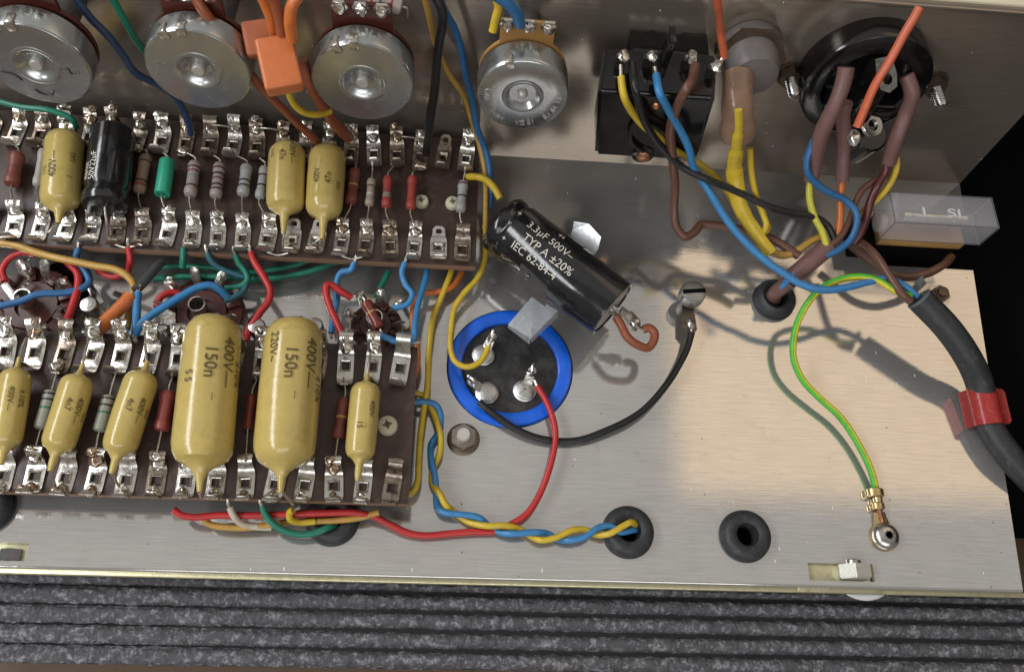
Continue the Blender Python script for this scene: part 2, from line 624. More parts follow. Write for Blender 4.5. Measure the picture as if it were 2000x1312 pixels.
n0, n1 = P(1690, 432), P(1903, 528)
SL0 = P(1577, 1098)
SL1 = P(1710, 1143)
SLL = P(57, 1060)
bm = bmesh.new()
xa = XR0 + (XR1 - XR0) * ((n1.y - FY) / (WY - FY))
xb = XR0 + (XR1 - XR0) * ((n0.y - FY) / (WY - FY))
outer = [(XL, FY + .02), (XR0, FY + .02), (xa, n1.y), (n0.x, n1.y), (n0.x, n0.y), (xb, n0.y), (XR1, WY), (XL, WY)]
E_ = loop(bm, outer)
for k in GROM:
    E_ += loop(bm, circle2(GROM[k], .42))
E_ += loop(bm, circle2(CANC, 1.765, 64))
sx0, sx1, sy0, sy1 = SL0.x, SL1.x, FY + .13, SL0.y
E_ += loop(bm, [(sx0, sy0), (sx1, sy0), (sx1, sy1), (sx0, sy1)])
E_ += loop(bm, [(SLL.x - 2, sy0), (SLL.x, sy0), (SLL.x, SLL.y), (SLL.x - 2, SLL.y)])
bmesh.ops.triangle_fill(bm, use_beauty=True, edges=E_)
fs = list(bm.faces)
bmesh.ops.recalc_face_normals(bm, faces=fs)
if fs[0].normal.z < 0:
    bmesh.ops.reverse_faces(bm, faces=fs)
ex = bmesh.ops.extrude_face_region(bm, geom=fs)
for v in [g for g in ex['geom'] if isinstance(g, bmesh.types.BMVert)]:
    v.co.z -= .12
obj('base_plate', bm, M_ALU, chassis, smooth=False)
# front lip: rolled edge
bm = bmesh.new()
prof = [(FY + .02, 0)] + [(FY + .02 - .07 * math.sin(a), -.07 + .07 * math.cos(a)) for a in [PI / 2 * k / 6 for k in range(1, 7)]] + [(FY - .05, -.7)]
nx = 60
rows = [[bm.verts.new((XL + (XR0 - XL) * i / nx, y, z + .006 * noise.noise(V((i * .9, 0, 0))))) for i in range(nx + 1)] for y, z in prof]
for a, b in zip(rows, rows[1:]):
    for i in range(nx):
        bm.faces.new((a[i], a[i + 1], b[i + 1], b[i]))
obj('front_lip', bm, M_ALU, chassis)
# passivated strip of the lower cover, in front of the lip
bm = bmesh.new()
y1s, y0s = P(1000, 1131.5, -.2).y, P(1000, 1143.5, -.2).y
box(bm, Matrix.Translation(((XL + 16.5) / 2, (y0s + y1s) / 2, -.27)), 16.5 - XL, y1s - y0s, .14, .05, 3)
obj('cover_strip', bm, M_PASS, chassis)
# rear wall
WT = (W(1760, 10) - V((0, WY, 0))).dot(WU)
print('WT', WT, [(W(*q) - V((0, WY, 0))).dot(WU) for q in ((2000, 28), (1510, 2), (1995, 243))], W(1995,243), W(2000,28))
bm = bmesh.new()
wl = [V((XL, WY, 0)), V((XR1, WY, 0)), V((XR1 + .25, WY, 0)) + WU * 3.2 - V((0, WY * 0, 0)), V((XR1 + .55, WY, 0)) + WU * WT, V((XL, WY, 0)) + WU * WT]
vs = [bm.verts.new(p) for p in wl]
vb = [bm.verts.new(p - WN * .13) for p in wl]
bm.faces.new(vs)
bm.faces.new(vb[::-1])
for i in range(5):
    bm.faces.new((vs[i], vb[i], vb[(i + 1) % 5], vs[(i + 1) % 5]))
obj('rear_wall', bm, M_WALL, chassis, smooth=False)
# bent-over top of the wall: a metal lip and the cream painted flange behind it
bm = bmesh.new()
top = V((0, WY, 0)) + WU * (WT + .06)
box(bm, frame((0, top.y + .02, top.z), WU, (1, 0, 0)) @ Matrix.Translation(((XL + 30) / 2, 0, 0)), 30 - XL, .26, .11, .04)
obj('wall_lip', bm, M_WALL, chassis)
bm = bmesh.new()
box(bm, Matrix.Translation((6, top.y + 3.02, top.z + .03)), 50, 5.8, .16, .04)
obj('top_flange', bm, M_CREAMPAINT, chassis)

# slot bracket plates seen through the two cut-outs
for nm_, c, sx_ in (('a', ((sx0 + sx1) / 2, (sy0 + sy1) / 2 + .1, -.2), sx1 - sx0 + .5), ('b', (SLL.x - 1, (sy0 + sy1) / 2 + .2, -.2), 2.4)):
    bm = bmesh.new()
    box(bm, Matrix.Translation(c), sx_, 1.2, .08, .02)
    obj('slot_plate', bm, M_PASS, chassis)

# ------------------------------------------------------------------ ribbed panel in front
ribbed = thing('ribbed_panel', 'dusty dark grey ribbed panel running along the front of the chassis', 'panel', V((0, -7, -.6)))
M_RIB = pm('ribbed_vinyl', (.085, .082, .088), .9, 0, 5, .7, 1., 9, dirt=.8, dcol=(.38, .37, .395), dscale=6, dth=.57, stretch=(1.6, .8, 1))
RZ = -1.1
tops = [1176, 1213, 1251, 1289]
pitch = (P(1000, 1213, RZ).y - P(1000, 1289, RZ).y) / 2
for ty in [1146] + tops:
    yc = P(1000, ty + 2, RZ + .1).y
    bm = bmesh.new()
    nx = 460
    prof = [(.24, -.26), (.20, -.17), (.17, -.07), (.13, .0), (.05, .03), (-.04, .03), (-.11, -.01), (-.16, -.07), (-.20, -.15), (-.24, -.25)]
    rows = []
    for k, (py_, pz_) in enumerate(prof):
        row = []
        for i in range(nx + 1):
            x = XL + 2 + 33.5 * i / nx
            flat = min(1, max(0, (x + 9) / 7))                      # the left part is worn flatter
            d = .03 * noise.noise(V((x * 2.6, k * .8, ty))) + .036 * noise.noise(V((x * 8, k * 1.7, ty + 9)))
            row.append(bm.verts.new((x, yc + (py_ * pitch / .53 + d) * (1 if ty > 1160 else .6), RZ + .07 + pz_ * (.45 + .55 * flat) + d + .02 * noise.noise(V((x * 7, k * .6, ty + 3))))))
        rows.append(row)
    for a, b in zip(rows, rows[1:]):
        for i in range(nx):
            bm.faces.new((a[i], a[i + 1], b[i + 1], b[i]))
    obj('rib', bm, M_RIB, ribbed, sharp=60)
bm = bmesh.new()
ya, yb = P(1000, 1152, RZ).y, P(1000, 1308, RZ).y
box(bm, Matrix.Translation((XL + 18.7, (ya + yb) / 2, RZ - .26)), 33.6, ya - yb, .3, .03)
obj('backing', bm, pm('shaded_groove_vinyl', (.03, .029, .03), .9, 0, 6, .4, .5, 14), ribbed)  # darker copy of the rib vinyl: shade between the ribs put into the colour


# ------------------------------------------------------------------ potentiometers
def pot(label, c, r, kind, group):
    M = frame(c, WN, (1, 0, 0))         # local: x right, y up along the wall, z towards the viewer; origin at the back face
    t = thing('potentiometer', label, 'potentiometer', M, group)
    dpt = .62 if kind == 'large' else .7
    depth = (V((0, WY, 0)) - c).dot(WN)  # negative: distance to the wall
    bm = bmesh.new()
    lathe(bm, [(r * .96, -dpt), (r, -dpt + .04), (r, -.09), (r * .985, -.03), (r * .95, 0), (r * .50, 0), (r * .455, .0), (r * .425, -.05)] if kind == 'small'
          else [(r * .96, -dpt), (r, -dpt + .04), (r, -.07), (r * .985, -.025), (r * .96, 0), (r * .46, .015)], seg=64)
    obj('cover', bm, M_CAN, t, local=True)
    bm = bmesh.new()
    if kind == 'large':
        lathe(bm, [(r * .46, .015), (r * .43, .035), (r * .38, .03), (r * .32, -.03), (r * .25, -.10), (r * .20, -.115), (0, -.115)], seg=56)
    else:
        lathe(bm, [(r * .425, -.05), (r * .44, .02), (r * .41, .035), (r * .37, .02), (r * .30, -.1), (r * .285, -.12), (0, -.12)], seg=56)
    obj('dished_centre', bm, M_CAN, t, local=True)
    bm = bmesh.new()
    lathe(bm, [(.155, -.12), (.15, .0), (.13, .025), (0, .03)] if kind == 'large' else [(.13, -.12), (.12, -.05), (.06, .02), (0, .03)], seg=24)
    obj('rivet', bm, pm('pale_rivet', (.55, .53, .48), .45, .4, 8, .1, .05), t, local=True)
    # crimped tabs at the edge
    for a in ((118, 96) if kind == 'large' else (112,)):
        a = math.radians(a)
        for_dir = V((math.cos(a), math.sin(a), 0))
        bm = bmesh.new()
        box(bm, frame(for_dir * (r * .93) + V((0, 0, .02)), (0, 0, 1), for_dir), .26, .2, .06, .02)
        box(bm, frame(for_dir * (r * 1.02) + V((0, 0, -.12)), for_dir, (0, 0, 1)), .3, .2, .05, .02)
        obj('tab', bm, M_TIN, t, local=True)
    # wafer with its three lugs, between the cover and the wall
    bm = bmesh.new()
    Mz = Matrix.Translation((0, 0, -dpt - .1))
    lathe(bm, [(0, 0), (r * .98, 0), (r * .98, -.12), (0, -.12)], Mz, seg=40)
    box(bm, Matrix.Translation((0, r * 1.08, -dpt - .16)), r * 1.15, r * .6, .11, .02)
    obj('wafer', bm, M_PHEN if kind == 'large' else M_TAN, t, local=True)
    for k, xx in enumerate((-.48, 0, .48)):
        bm = bmesh.new()
        prism(bm, [(-.14, -.45), (.14, -.45), (.2, .02), (.12, .2), (-.12, .2), (-.2, .02)], .05,
              Matrix.Translation((xx, r * 1.30, -dpt - .06)) @ Matrix.Rotation(.35, 4, 'X'), .01)
        l = obj('lug', bm, M_TIN, t, local=True)
        bm = bmesh.new()
        blob(bm, V((xx, r * 1.33, -dpt + .02)), .15, .14, .1, k + c.x, .5)
        obj('solder', bm, M_SOLDER, l, local=True)
    # bush to the wall
    bm = bmesh.new()
    lathe(bm, [(0, -dpt - .2), (.5, -dpt - .2), (.5, depth), (0, depth)], seg=24)
    obj('bush', bm, M_DARKST, t, local=True)
    return t


def potc(px, py, off):
    return W(px, py, off)


OFFP = 2.947
g = 'round potentiometers along the rear wall'
pots = []
pots.append(pot('potentiometer at the left edge, its metal back scribbled with black marks', potc(70, 128, OFFP), 1.2, 'large', g))
pots.append(pot('round dull grey potentiometer just left of the orange block capacitor', potc(387, 139, OFFP), 1.2, 'large', g))
pots.append(pot('round shiny potentiometer right of the orange block capacitor, with lit yellowish reflection', potc(708, 163, OFFP), 1.2, 'large', g))
pots.append(pot('smaller round potentiometer with stamped letters round its back, left of the black switch box', potc(1021, 189, OFFP - .2), 1.12, 'small', g))
# black marks on the first pot
bm = bmesh.new()
for a in ([(-.25, -.62), (-.12, -.74), (.06, -.72), (.1, -.62)], [(.42, -.05), (.6, -.02), (.62, -.14), (.78, -.1)], [(-.72, -.2), (-.5, -.25), (-.4, -.4)]):
    tube(bm, spline([MW[pots[0]] @ V((x * 1.2, y * 1.2, .012)) for x, y in a], 5), .03, 6, flat=.35)
obj('scribbled_marks', bm, WM['black'], pots[0])['kind'] = 'stuff'
# stamped lettering round the back of the small pot
bm = bmesh.new()
for body, a0 in (('U7A', 168), ('NBH', 214), ('VZ 81', 262), ('8.1.84', 312), ('EB', 352)):
    vs, fs = textmesh(body, .2)
    nv = []
    for v in vs:
        a = math.radians(a0) + v.x / .86
        rr = .86 - v.y + .08
        nv.append(bm.verts.new(V((rr * math.cos(a), rr * math.sin(a), .006))))
    for f in fs:
        bm.faces.new([nv[i] for i in f])
ex = bmesh.ops.extrude_face_region(bm, geom=list(bm.faces))
for v in [q for q in ex['geom'] if isinstance(q, bmesh.types.BMVert)]:
    v.co.z += .014
obj('stamped_letters', bm, M_STEEL, pots[3], local=True)['kind'] = 'stuff'

# ------------------------------------------------------------------ tag boards
Z1, Z2 = 1.15, 1.15


def tagmesh(kind, bm):
    """local: x across, +y towards the middle of the board, z up; the square eyelet at the origin"""
    rnd = random.Random(kind)
    hw, t = .215, .035

    def strip(secs):
        prev = None
        for y, z, h in secs:
            row = [bm.verts.new((-h, y, z)), bm.verts.new((h, y, z))]
            if prev:
                bm.faces.new((prev[0], prev[1], row[1], row[0]))
            prev = row
    ring = []
    for s, z in ((1., .04), (.66, .055), (.56, .085), (.46, .07), (.44, -.02)):
        hx, y0, y1 = (hw, -.235, .205) if s == 1. else (hw * s, -.2 * s, .2 * s)
        ring.append([bm.verts.new(p) for p in ((-hx, y0, z), (hx, y0, z), (hx, y1, z), (-hx, y1, z))])
    for a, b in zip(ring, ring[1:]):
        for i in range(4):
            bm.faces.new((a[i], a[(i + 1) % 4], b[(i + 1) % 4], b[i]))
    # outer flap: down, then curled up like a spoon
    if kind % 4 != 3:
        strip([(-.235, .04, hw), (-.33, .05, hw * .97), (-.40, .12, hw * .95), (-.43, .24, hw * .9), (-.41, .33, hw * .72), (-.36, .37, hw * .4)])
    else:
        strip([(-.235, .04, hw), (-.36, .05, hw * .95), (-.43, .10, hw * .8), (-.455, .19, hw * .5)])
    # inner lug
    if kind == 0:       # bare, with a hole
        strip([(.205, .04, hw), (.30, .06, hw * .95), (.36, .10, hw * .85)])
        o = [(-hw * .8, .36, .10), (hw * .8, .36, .10), (hw * .72, .56, .17), (hw * .4, .63, .19), (-hw * .4, .63, .19), (-hw * .72, .56, .17)]
        i_ = [(-hw * .34, .43, .125), (hw * .34, .43, .125), (hw * .36, .52, .155), (hw * .2, .555, .165), (-hw * .2, .555, .165), (-hw * .36, .52, .155)]
        a = [bm.verts.new(p) for p in o]
        b = [bm.verts.new(p) for p in i_]
        for k in range(6):
            bm.faces.new((a[k], a[(k + 1) % 6], b[(k + 1) % 6], b[k]))
    else:
        s = rnd.uniform(.85, 1.1)
        strip([(.205, .04, hw), (.29, .07, hw * .96), (.37, .16 * s, hw * .88), (.44, .29 * s, hw * .8), (.52, .38 * s, hw * .8), (.60, .40 * s, hw * .9),
               (.67, .36 * s, hw * .75), (.70, .31 * s, hw * .45)])
    bmesh.ops.remove_doubles(bm, verts=bm.verts, dist=.002)
    bmesh.ops.recalc_face_normals(bm, faces=bm.faces)
    bmesh.ops.solidify(bm, geom=list(bm.faces), thickness=t)


def mesh_of(bm, name, mat):
    me = bpy.data.meshes.new(name)
    bmesh.ops.recalc_face_normals(bm, faces=bm.faces)
    bm.to_mesh(me)
    bm.free()
    me.materials.append(mat)
    me.polygons.foreach_set('use_smooth', [True] * len(me.polygons))
    me.set_sharp_from_angle(angle=math.radians(42))
    return me


TAGM, SOLM, TAGD = [], [], []
M_TIND = pm('tarnished_tag', (.40, .335, .27), .3, .92, 7, .3, .2, 10, dirt=.8, dcol=(.10, .06, .035), dscale=4, dth=.55)
M_FLUX = pm('fluxed_solder', (.46, .36, .27), .22, .85, 8, .3, .15, 7, dirt=.7, dcol=(.16, .085, .04), dscale=5, dth=.56)
for k in range(6):
    bm = bmesh.new()
    tagmesh(k, bm)
    TAGM.append(mesh_of(bm, 'solder_tag', M_TIN))
    me_ = TAGM[-1].copy()
    me_.materials[0] = M_TIND
    TAGD.append(me_)
for k in range(8):
    bm = bmesh.new()
    rnd = random.Random(40 + k)
    if k < 5:
        blob(bm, V((rnd.uniform(-.03, .03), .38, .21)), .17, .16, .085, k, .3, 3)
        blob(bm, V((rnd.uniform(-.08, .08), .53, .38)), .11, .09, .05, k + 20, .4, 3)
    else:
        blob(bm, V((rnd.uniform(-.04, .04), -.36, .18)), .18, .10, .10, k, .35, 3)
        blob(bm, V((rnd.uniform(-.1, .1), -.28, .12)), .11, .12, .06, k + 20, .4, 3)
    SOLM.append(mesh_of(bm, 'solder', M_FLUX if k in (2, 6) else M_SOLDER))


def put_tag(board, x, y, z, up, kind, inner, outer_, ys=1., zs=1.):
    o = bpy.data.objects.new('solder_tag', (TAGD if random.random() < (.6 if up and y > 4 else .22) else TAGM)[kind])
    C.objects.link(o)
    rot = Matrix.Rotation(random.uniform(-.11, .11), 4, 'Z') @ Matrix.Rotation(random.uniform(-.06, .06), 4, 'Y')
    sc = Matrix.Diagonal((random.uniform(.95, 1.08) * (-1 if random.random() < .5 else 1), (1.12 if up else 1) * ys, (random.uniform(1.1, 1.45) if up else random.uniform(.85, 1.2)) * zs, 1))
    o.parent = board
    o.matrix_local = MW[board].inverted() @ Matrix.Translation((x, y, z)) @ rot @ sc
    for flag, lo, hi in ((inner, 0, 5), (outer_, 5, 8)):
        if flag:
            s = bpy.data.objects.new('solder', SOLM[random.randrange(lo, hi)])
            C.objects.link(s)
            s.parent = o
            s.matrix_local = Matrix.Diagonal((random.uniform(.85, 1.1), random.uniform(.95, 1.05), random.uniform(.8, 1.25), 1))
    return o


def make_board(label, x1, y0, y1, z):
    b = thing('tag_board', label, 'circuit board', V((0, (y0 + y1) / 2, 0)), 'brown tag boards')
    bm = bmesh.new()
    box(bm, Matrix.Translation(((XL + x1) / 2, (y0 + y1) / 2, z - .13)), x1 - XL, y1 - y0, .26, .012)
    for f in bm.faces:
        if abs(f.normal.z) < .5:
            f.material_index = 1
    obj('board_plate', bm, [M_BOARD, M_BOARDEDGE], b)
    return b


b1y0 = P(925, 521, Z1).y
b1y1 = P(925, 272, Z1).y
board1 = make_board('upper brown tag board, between the potentiometers and the valve sockets', P(926, 500, Z1).x + .05, b1y0, b1y1, Z1)
b2y0 = P(780, 984, Z2).y
b2y1 = P(780, 676, Z2).y
board2 = make_board('lower brown tag board, carrying the two tall yellow capacitors', P(797, 960, Z2).x + .02, b2y0, b2y1, Z2)
X18, YU1, YL1, PT1 = -1.468818, 5.980516, 2.984851, .667232
X13, YU2, YL2, PT2 = -2.958572, -.630196, -3.769652, .704175


def T1(i, up):
    return V((X18 + (i - 18) * PT1, YU1 if up else YL1, Z1))


def T2(i, up):
    return V((X13 + (i - 13) * PT2, YU2 if up else YL2, Z2))


for i in range(-2, 19):
    p = T1(i, True)
    put_tag(board1, p.x, p.y, Z1 + .005, True, 0 if i == 17 else 1 + (i * 7) % 5, i != 17, i in (0, 1, 2, 4, 6, 10, 11, 12, 13, 16))
    p = T1(i, False)
    put_tag(board1, p.x, p.y, Z1 + .005, False, 0 if i in (11, 12, 17) else 1 + (i * 5) % 5, i not in (11, 12, 17, 18), i in (5, 7, 8, 9, 14, 16, 11, 12))
for i in range(-1, 14):
    p = T2(i, True)
    put_tag(board2, p.x, p.y, Z2 + .005, True, 1 + (i * 7) % 5, i != 13, i in (1, 4, 8), 1.08, 1.25)
    p = T2(i, False)
    put_tag(board2, p.x, p.y, Z2 + .005, False, 1 + (i * 5) % 5, i in (1, 3, 5, 6, 11), i != 13)


# ------------------------------------------------------------------ components on the boards
def lead(bm, a, b, r=.032, mid=None):
    tube(bm, spline([a] + (mid or []) + [b], 6), r, 8)


def axis_frame(A, B):
    wd = (B - A).normalized()
    n = (CAM - (A + B) / 2)
    n = (n - wd * n.dot(wd)).normalized()
    return wd, n


def yellow_cap(label, a, b, z, wpx, lines, tagA, tagB, endA=.35, endB=.35, group='yellow resin capacitors', flip=False):
    """a, b: pixels of the body's two ends; lead points given as world points"""
    A, B = P(a[0], a[1], z), P(b[0], b[1], z)
    r = cmpx((A + B) / 2, wpx) / 2 * .965 / math.sqrt(1 + ((a[0] - 1000) / F) ** 2)
    L = (B - A).length
    t = thing('film_capacitor', label, 'capacitor', V(((A + B) / 2).x, ((A + B) / 2).y, z - r) if False else Matrix.Translation(((A + B) / 2).xy.to_3d() + V((0, 0, z - r))), group)
    M = frame(A, B - A, (1, 0, 0))
    bm = bmesh.new()
    k = r * .9
    ea, eb = min(L * .3, r * .75), min(L * .3, r * .75)
    lathe(bm, [(.05, -endA * .8), (.06, -endA * .4), (r * .22, -.06), (r * .52, .03), (r * .78, ea * .25), (r * .95, ea * .62), (r, ea),
               (r * 1.01, L * .5), (r, L - eb), (r * .96, L - eb * .6), (r * .82, L - eb * .25), (r * .60, L - .03), (r * .40, L + .06), (r * .24, L + .16), (.09, L + .16 + (endB - .16) * .45), (.055, L + endB)], M, 36)
    for v in bm.verts:
        v.co += V((noise.noise(v.co * 1.1), noise.noise(v.co * 1.1 + V((9, 0, 0))), 0)) * .05 * r + (v.co - A) * .018 * noise.noise(v.co * 2.3 + V((a[0], 0, 0)))
    body = obj('body', bm, M_YCAP, t)
    wd, n = axis_frame(A, B)
    if flip:
        print_on_cylinder(lines, B, -wd, n, r * 1.015, parent=t)
    else:
        print_on_cylinder(lines, A, wd, n, r * 1.015, parent=t)
    for e, tg, s in ((A - wd * endA * .7, tagA, 1), (B + wd * endB * .9, tagB, -1)):
        if tg is None:
            continue
        bm = bmesh.new()
        lead(bm, e, tg, .035, [e.lerp(tg, .5) + V((0, 0, .03))])
        obj('lead', bm, M_LEAD, t)
    return t


def tagtop(p, up, dz=.36, dy=.45):
    return p + V((0, -dy if up else dy, dz))


def tagout(p, up, dz=.2, dy=.34):
    return p + V((0, dy if up else -dy, dz))


RES = {}


def rmat(name, col, rough=.42):
    return pm('resistor_' + name, col, rough, 0, 8, .12, .12, 20, coat=.15, dirt=.15, dcol=tuple(c * .5 for c in col))


RM = {'redbrown': rmat('redbrown', (.20, .055, .04)), 'greywhite': rmat('greywhite', (.40, .37, .33)), 'tan': rmat('tan', (.30, .19, .135)),
      'green': rmat('green', (.03, .36, .22)), 'pinkgrey': rmat('pinkgrey', (.36, .30, .275)), 'grey': rmat('grey', (.36, .36, .345)),
      'red': rmat('red', (.36, .06, .042)), 'dullred': rmat('dullred', (.27, .055, .048)), 'sage': rmat('sage', (.28, .285, .23)),
      'stone': rmat('stone', (.36, .30, .235)), 'orangetan': rmat('orangetan', (.34, .15, .06)), 'darkred': rmat('darkred', (.19, .035, .022), .2),
      'b_black': rmat('b_black', (.03, .028, .028)), 'b_brown': rmat('b_brown', (.11, .04, .03)), 'b_red': rmat('b_red', (.30, .04, .035)),
      'b_violet': rmat('b_violet', (.16, .06, .12)), 'b_grey': rmat('b_grey', (.25, .25, .26)), 'b_gold': rmat('b_gold', (.45, .28, .08)),
      'b_white': rmat('b_white', (.6, .56, .5)), 'b_green': rmat('b_green', (.04, .16, .08)), 'b_yellow': rmat('b_yellow', (.55, .4, .06))}


def resistor(label, a, b, z, wpx, mat, bands, tA, tB, group='axial resistors', shape='dogbone', zb=None, leadmid=None):
    A = a if isinstance(a, Vector) else P(a[0], a[1], z)
    B = b if isinstance(b, Vector) else P(b[0], b[1], zb if zb is not None else z)
    r = cmpx((A + B) / 2, wpx) / 2
    L = (B - A).length
    t = thing('resistor', label, 'resistor', Matrix.Translation((A + B) / 2 - V((0, 0, r))), group)
    M = frame(A, B - A, (1, 0, 0))
    if shape == 'dogbone':
        base = [(0, 0), (.5, .005), (.85, .03), (1, .10), (1., .18), (.92, .25), (.86, .30), (.86, .70), (.92, .75), (1, .82), (1, .90), (.85, .97), (.5, .995), (0, 1)]
    elif shape == 'tube':
        base = [(0, .0), (.98, .0), (1, .01), (1, .5), (1, .97), (.94, 1.0), (.6, 1.0), (.55, .97), (0, .97)]
    else:
        base = [(0, 0), (.6, .005), (.93, .04), (1, .1), (1, .5), (1, .9), (.93, .96), (.6, .995), (0, 1)]

    def rad(u):
        for (r0, u0), (r1, u1) in zip(base, base[1:]):
            if u0 <= u <= u1 and u1 > u0:
                return r0 + (r1 - r0) * (u - u0) / (u1 - u0)
        return 1
    us = sorted(set([u for _, u in base] + [q for c, m in bands for q in (c - .028, c + .028)]))
    prof = []
    ends = {0: base[0][0], 1: base[-1][0]}
    mats = [RM[mat]] + [RM[m] for _, m in bands]
    if shape == 'tube' and not bands:
        prof = [(q * r, u * L) for q, u in base]
    else:
        for u in us:
            mi = 0
            for k, (c, m) in enumerate(bands):
                if c - .029 < u < c + .027:
                    mi = k + 1
            prof.append((rad(u) * r, u * L, mi))
    bm = bmesh.new()
    lathe(bm, prof, M, 20)
    obj('body', bm, mats, t)
    wd = (B - A).normalized()
    for e, tg in ((A - wd * .0, tA), (B, tB)):
        if tg is None:
            continue
        bm = bmesh.new()
        d = (e - (A + B) / 2).normalized()
        lead(bm, e - d * .02, tg, .027, [e + d * min(.12, (tg - e).length * .3)])
        obj('lead', bm, M_LEAD, t)
    return t


T1u, T1l = (lambda i: tagout(T1(i, True), False, .2, .36)), (lambda i: tagtop(T1(i, False), False))
T2u, T2l = (lambda i: tagout(T2(i, True), False, .18, .36)), (lambda i: tagtop(T2(i, False), False))
zr = Z1 + .30
resistor('rust brown resistor at the far left of the upper board', (35, 300), (22, 362), zr, 30, 'redbrown', [(.5, 'b_brown')], T1u(-1), T1l(0))
resistor('pale grey resistor half hidden behind the upper board\'s first yellow capacitor', (86, 292), (73, 364), zr - .1, 20, 'greywhite', [], T1u(0), T1l(1))
yellow_cap('yellow capacitor of the upper board standing beside the black one', (128, 262), (117, 405), Z1 + .62, 86,
           [('400V\u2014', .27, .62, .35), ('SAS', .2, 1.15, -.55), ('11%', .17, .75, .85), ('1', .2, .62, -.45)], T1(2, True) + V((-.45, .05, .5)), T1(2, False) + V((-.4, -.15, .1)), .3, .5, flip=True)
# black radial-looking electrolytic lying on the upper board
A, B = P(222, 258, Z1 + .66), P(205, 404, Z1 + .66)
t = thing('electrolytic_capacitor', 'shiny black electrolytic lying on the upper board, pale lettering up its left side', 'capacitor', Matrix.Translation((A + B) / 2 - V((0, 0, .6))))
r = cmpx((A + B) / 2, 84) / 2
L = (B - A).length
bm = bmesh.new()
lathe(bm, [(0, .08), (r * .7, .08), (r * .78, .02), (r * .9, 0), (r, .07), (r, .2), (r, L * .74), (r * .93, L * .79), (r * .93, L * .82), (r * 1.03, L * .9), (r * 1.03, L * .95), (r * .95, L), (r * .3, L + .02), (0, L + .02)], frame(A, B - A), 40)
obj('body', bm, M_BLACK, t)
wd, n = axis_frame(A, B)
print_on_cylinder([('50V22\u00b5F', .25, .5, .62), ('450/500', .17, .55, .98)], B, -wd, n, r, mat=M_WINK, parent=t)
bm = bmesh.new()
lead(bm, B, P(212, 460, Z1 + .1), .035, [P(207, 425, Z1 + .55)])
obj('lead', bm, M_LEAD, t)
resistor('tan resistor with brown bands right of the black electrolytic on the upper board', (285, 304), (271, 376), zr, 25, 'tan', [(.2, 'b_brown'), (.72, 'b_brown'), (.84, 'b_red')], T1u(4), T1l(5))
resistor('bright green sleeved resistor on the upper board', (327, 315), (317, 380), zr + .02, 30, 'green', [], T1u(5), T1l(6), shape='tube')
resistor('pinkish grey resistor next to the bright green one', (381, 317), (371, 383), zr, 25, 'pinkgrey', [(.2, 'b_brown'), (.3, 'b_violet'), (.45, 'b_grey'), (.74, 'b_brown')], T1u(6), T1l(7))
resistor('pink grey resistor with four bands, second to the right of the green one', (429, 320), (421, 386), zr, 24, 'pinkgrey', [(.18, 'b_brown'), (.34, 'b_black'), (.48, 'b_violet'), (.66, 'b_black'), (.8, 'b_brown')], T1u(7), T1l(8))
resistor('pale grey resistor with black bands, third to the right of the green one', (482, 323), (474, 382), zr, 24, 'grey', [(.2, 'b_grey'), (.55, 'b_black'), (.72, 'b_black')], T1u(8), T1l(9))
resistor('pale grey resistor touching the left side of the paired 47n capacitors', (517, 326), (507, 388), zr - .05, 20, 'grey', [(.3, 'b_brown'), (.62, 'b_black')], T1u(9), T1l(10))
yellow_cap('left one of the two side by side yellow 47n capacitors on the upper board', (562, 284), (556, 412), Z1 + .58, 78,
           [('400V\u2014', .24, .22, .1), ('47n', .24, .5, -.42), ('11%', .17, .4, -.95)], T1(10, True) + V((.1, -.1, .3)), T1(11, False) + V((-.2, -.3, .2)), .2, .75)
yellow_cap('right one of the two side by side yellow 47n capacitors on the upper board', (641, 290), (632, 422), Z1 + .58, 76,
           [('400V', .23, .75, .38), ('47n', .25, .72, -.25), ('10%', .17, .6, -.8)], T1(12, True) + V((.05, -.05, .4)), T1(12, False) + V((-.2, -.3, .2)), .2, .75, flip=True)
resistor('dull red brown resistor just right of the paired 47n capacitors', (694, 330), (685, 398), zr, 24, 'redbrown', [(.5, 'b_gold')], T1u(13), T1l(13))
resistor('thin stone coloured resistor on the upper board', (726, 350), (721, 402), zr, 18, 'stone', [(.3, 'b_brown'), (.6, 'b_white')], T1u(14), T1l(14))
resistor('red resistor with a grey middle on the upper board', (758, 345), (754, 406), zr, 20, 'red', [(.5, 'b_violet'), (.6, 'b_grey'), (.68, 'b_grey')], T1u(15), T1l(15))
resistor('plain bright red resistor beside the cream plastic screw', (806, 345), (802, 409), zr, 20, 'red', [(.28, 'b_red')], T1u(16), T1l(16))
resistor('light grey resistor with one black ring, alone at the right end of the upper board', (905, 355), (899, 414), zr, 21, 'grey', [(.12, 'b_violet'), (.52, 'b_black')], T1u(18), T1l(18))

z2 = Z2
yellow_cap('yellow capacitor cut by the left edge on the lower board', (34, 722), (8, 872), z2 + .62, 72,
           [('400V\u2014', .2, .55, -.3), ('\u00b110%', .2, .6, .35)], P(52, 660, z2 + .4), None, .4, .4)
resistor('greenish grey resistor between the left edge capacitor and the first 4n7 capacitor', (101, 762), (79, 838), z2 + .32, 27, 'sage', [(.12, 'b_black'), (.27, 'b_black'), (.48, 'b_green')], T2u(1), T2l(1), shape='plain')
yellow_cap('first yellow 4n7 capacitor from the left on the lower board', (155, 734), (110, 880), z2 + .62, 74,
           [('400V\u2014', .21, .62, .32), ('4n7', .21, .68, -.3), ('10%', .16, .9, .85)], P(172, 668, z2 + .45), P(108, 950, z2 + .15), .4, .5)
resistor('greenish grey resistor between the two 4n7 capacitors', (214, 772), (194, 843), z2 + .32, 27, 'sage', [(.12, 'b_black'), (.3, 'b_black'), (.5, 'b_green')], T2u(3), T2l(3), shape='plain')
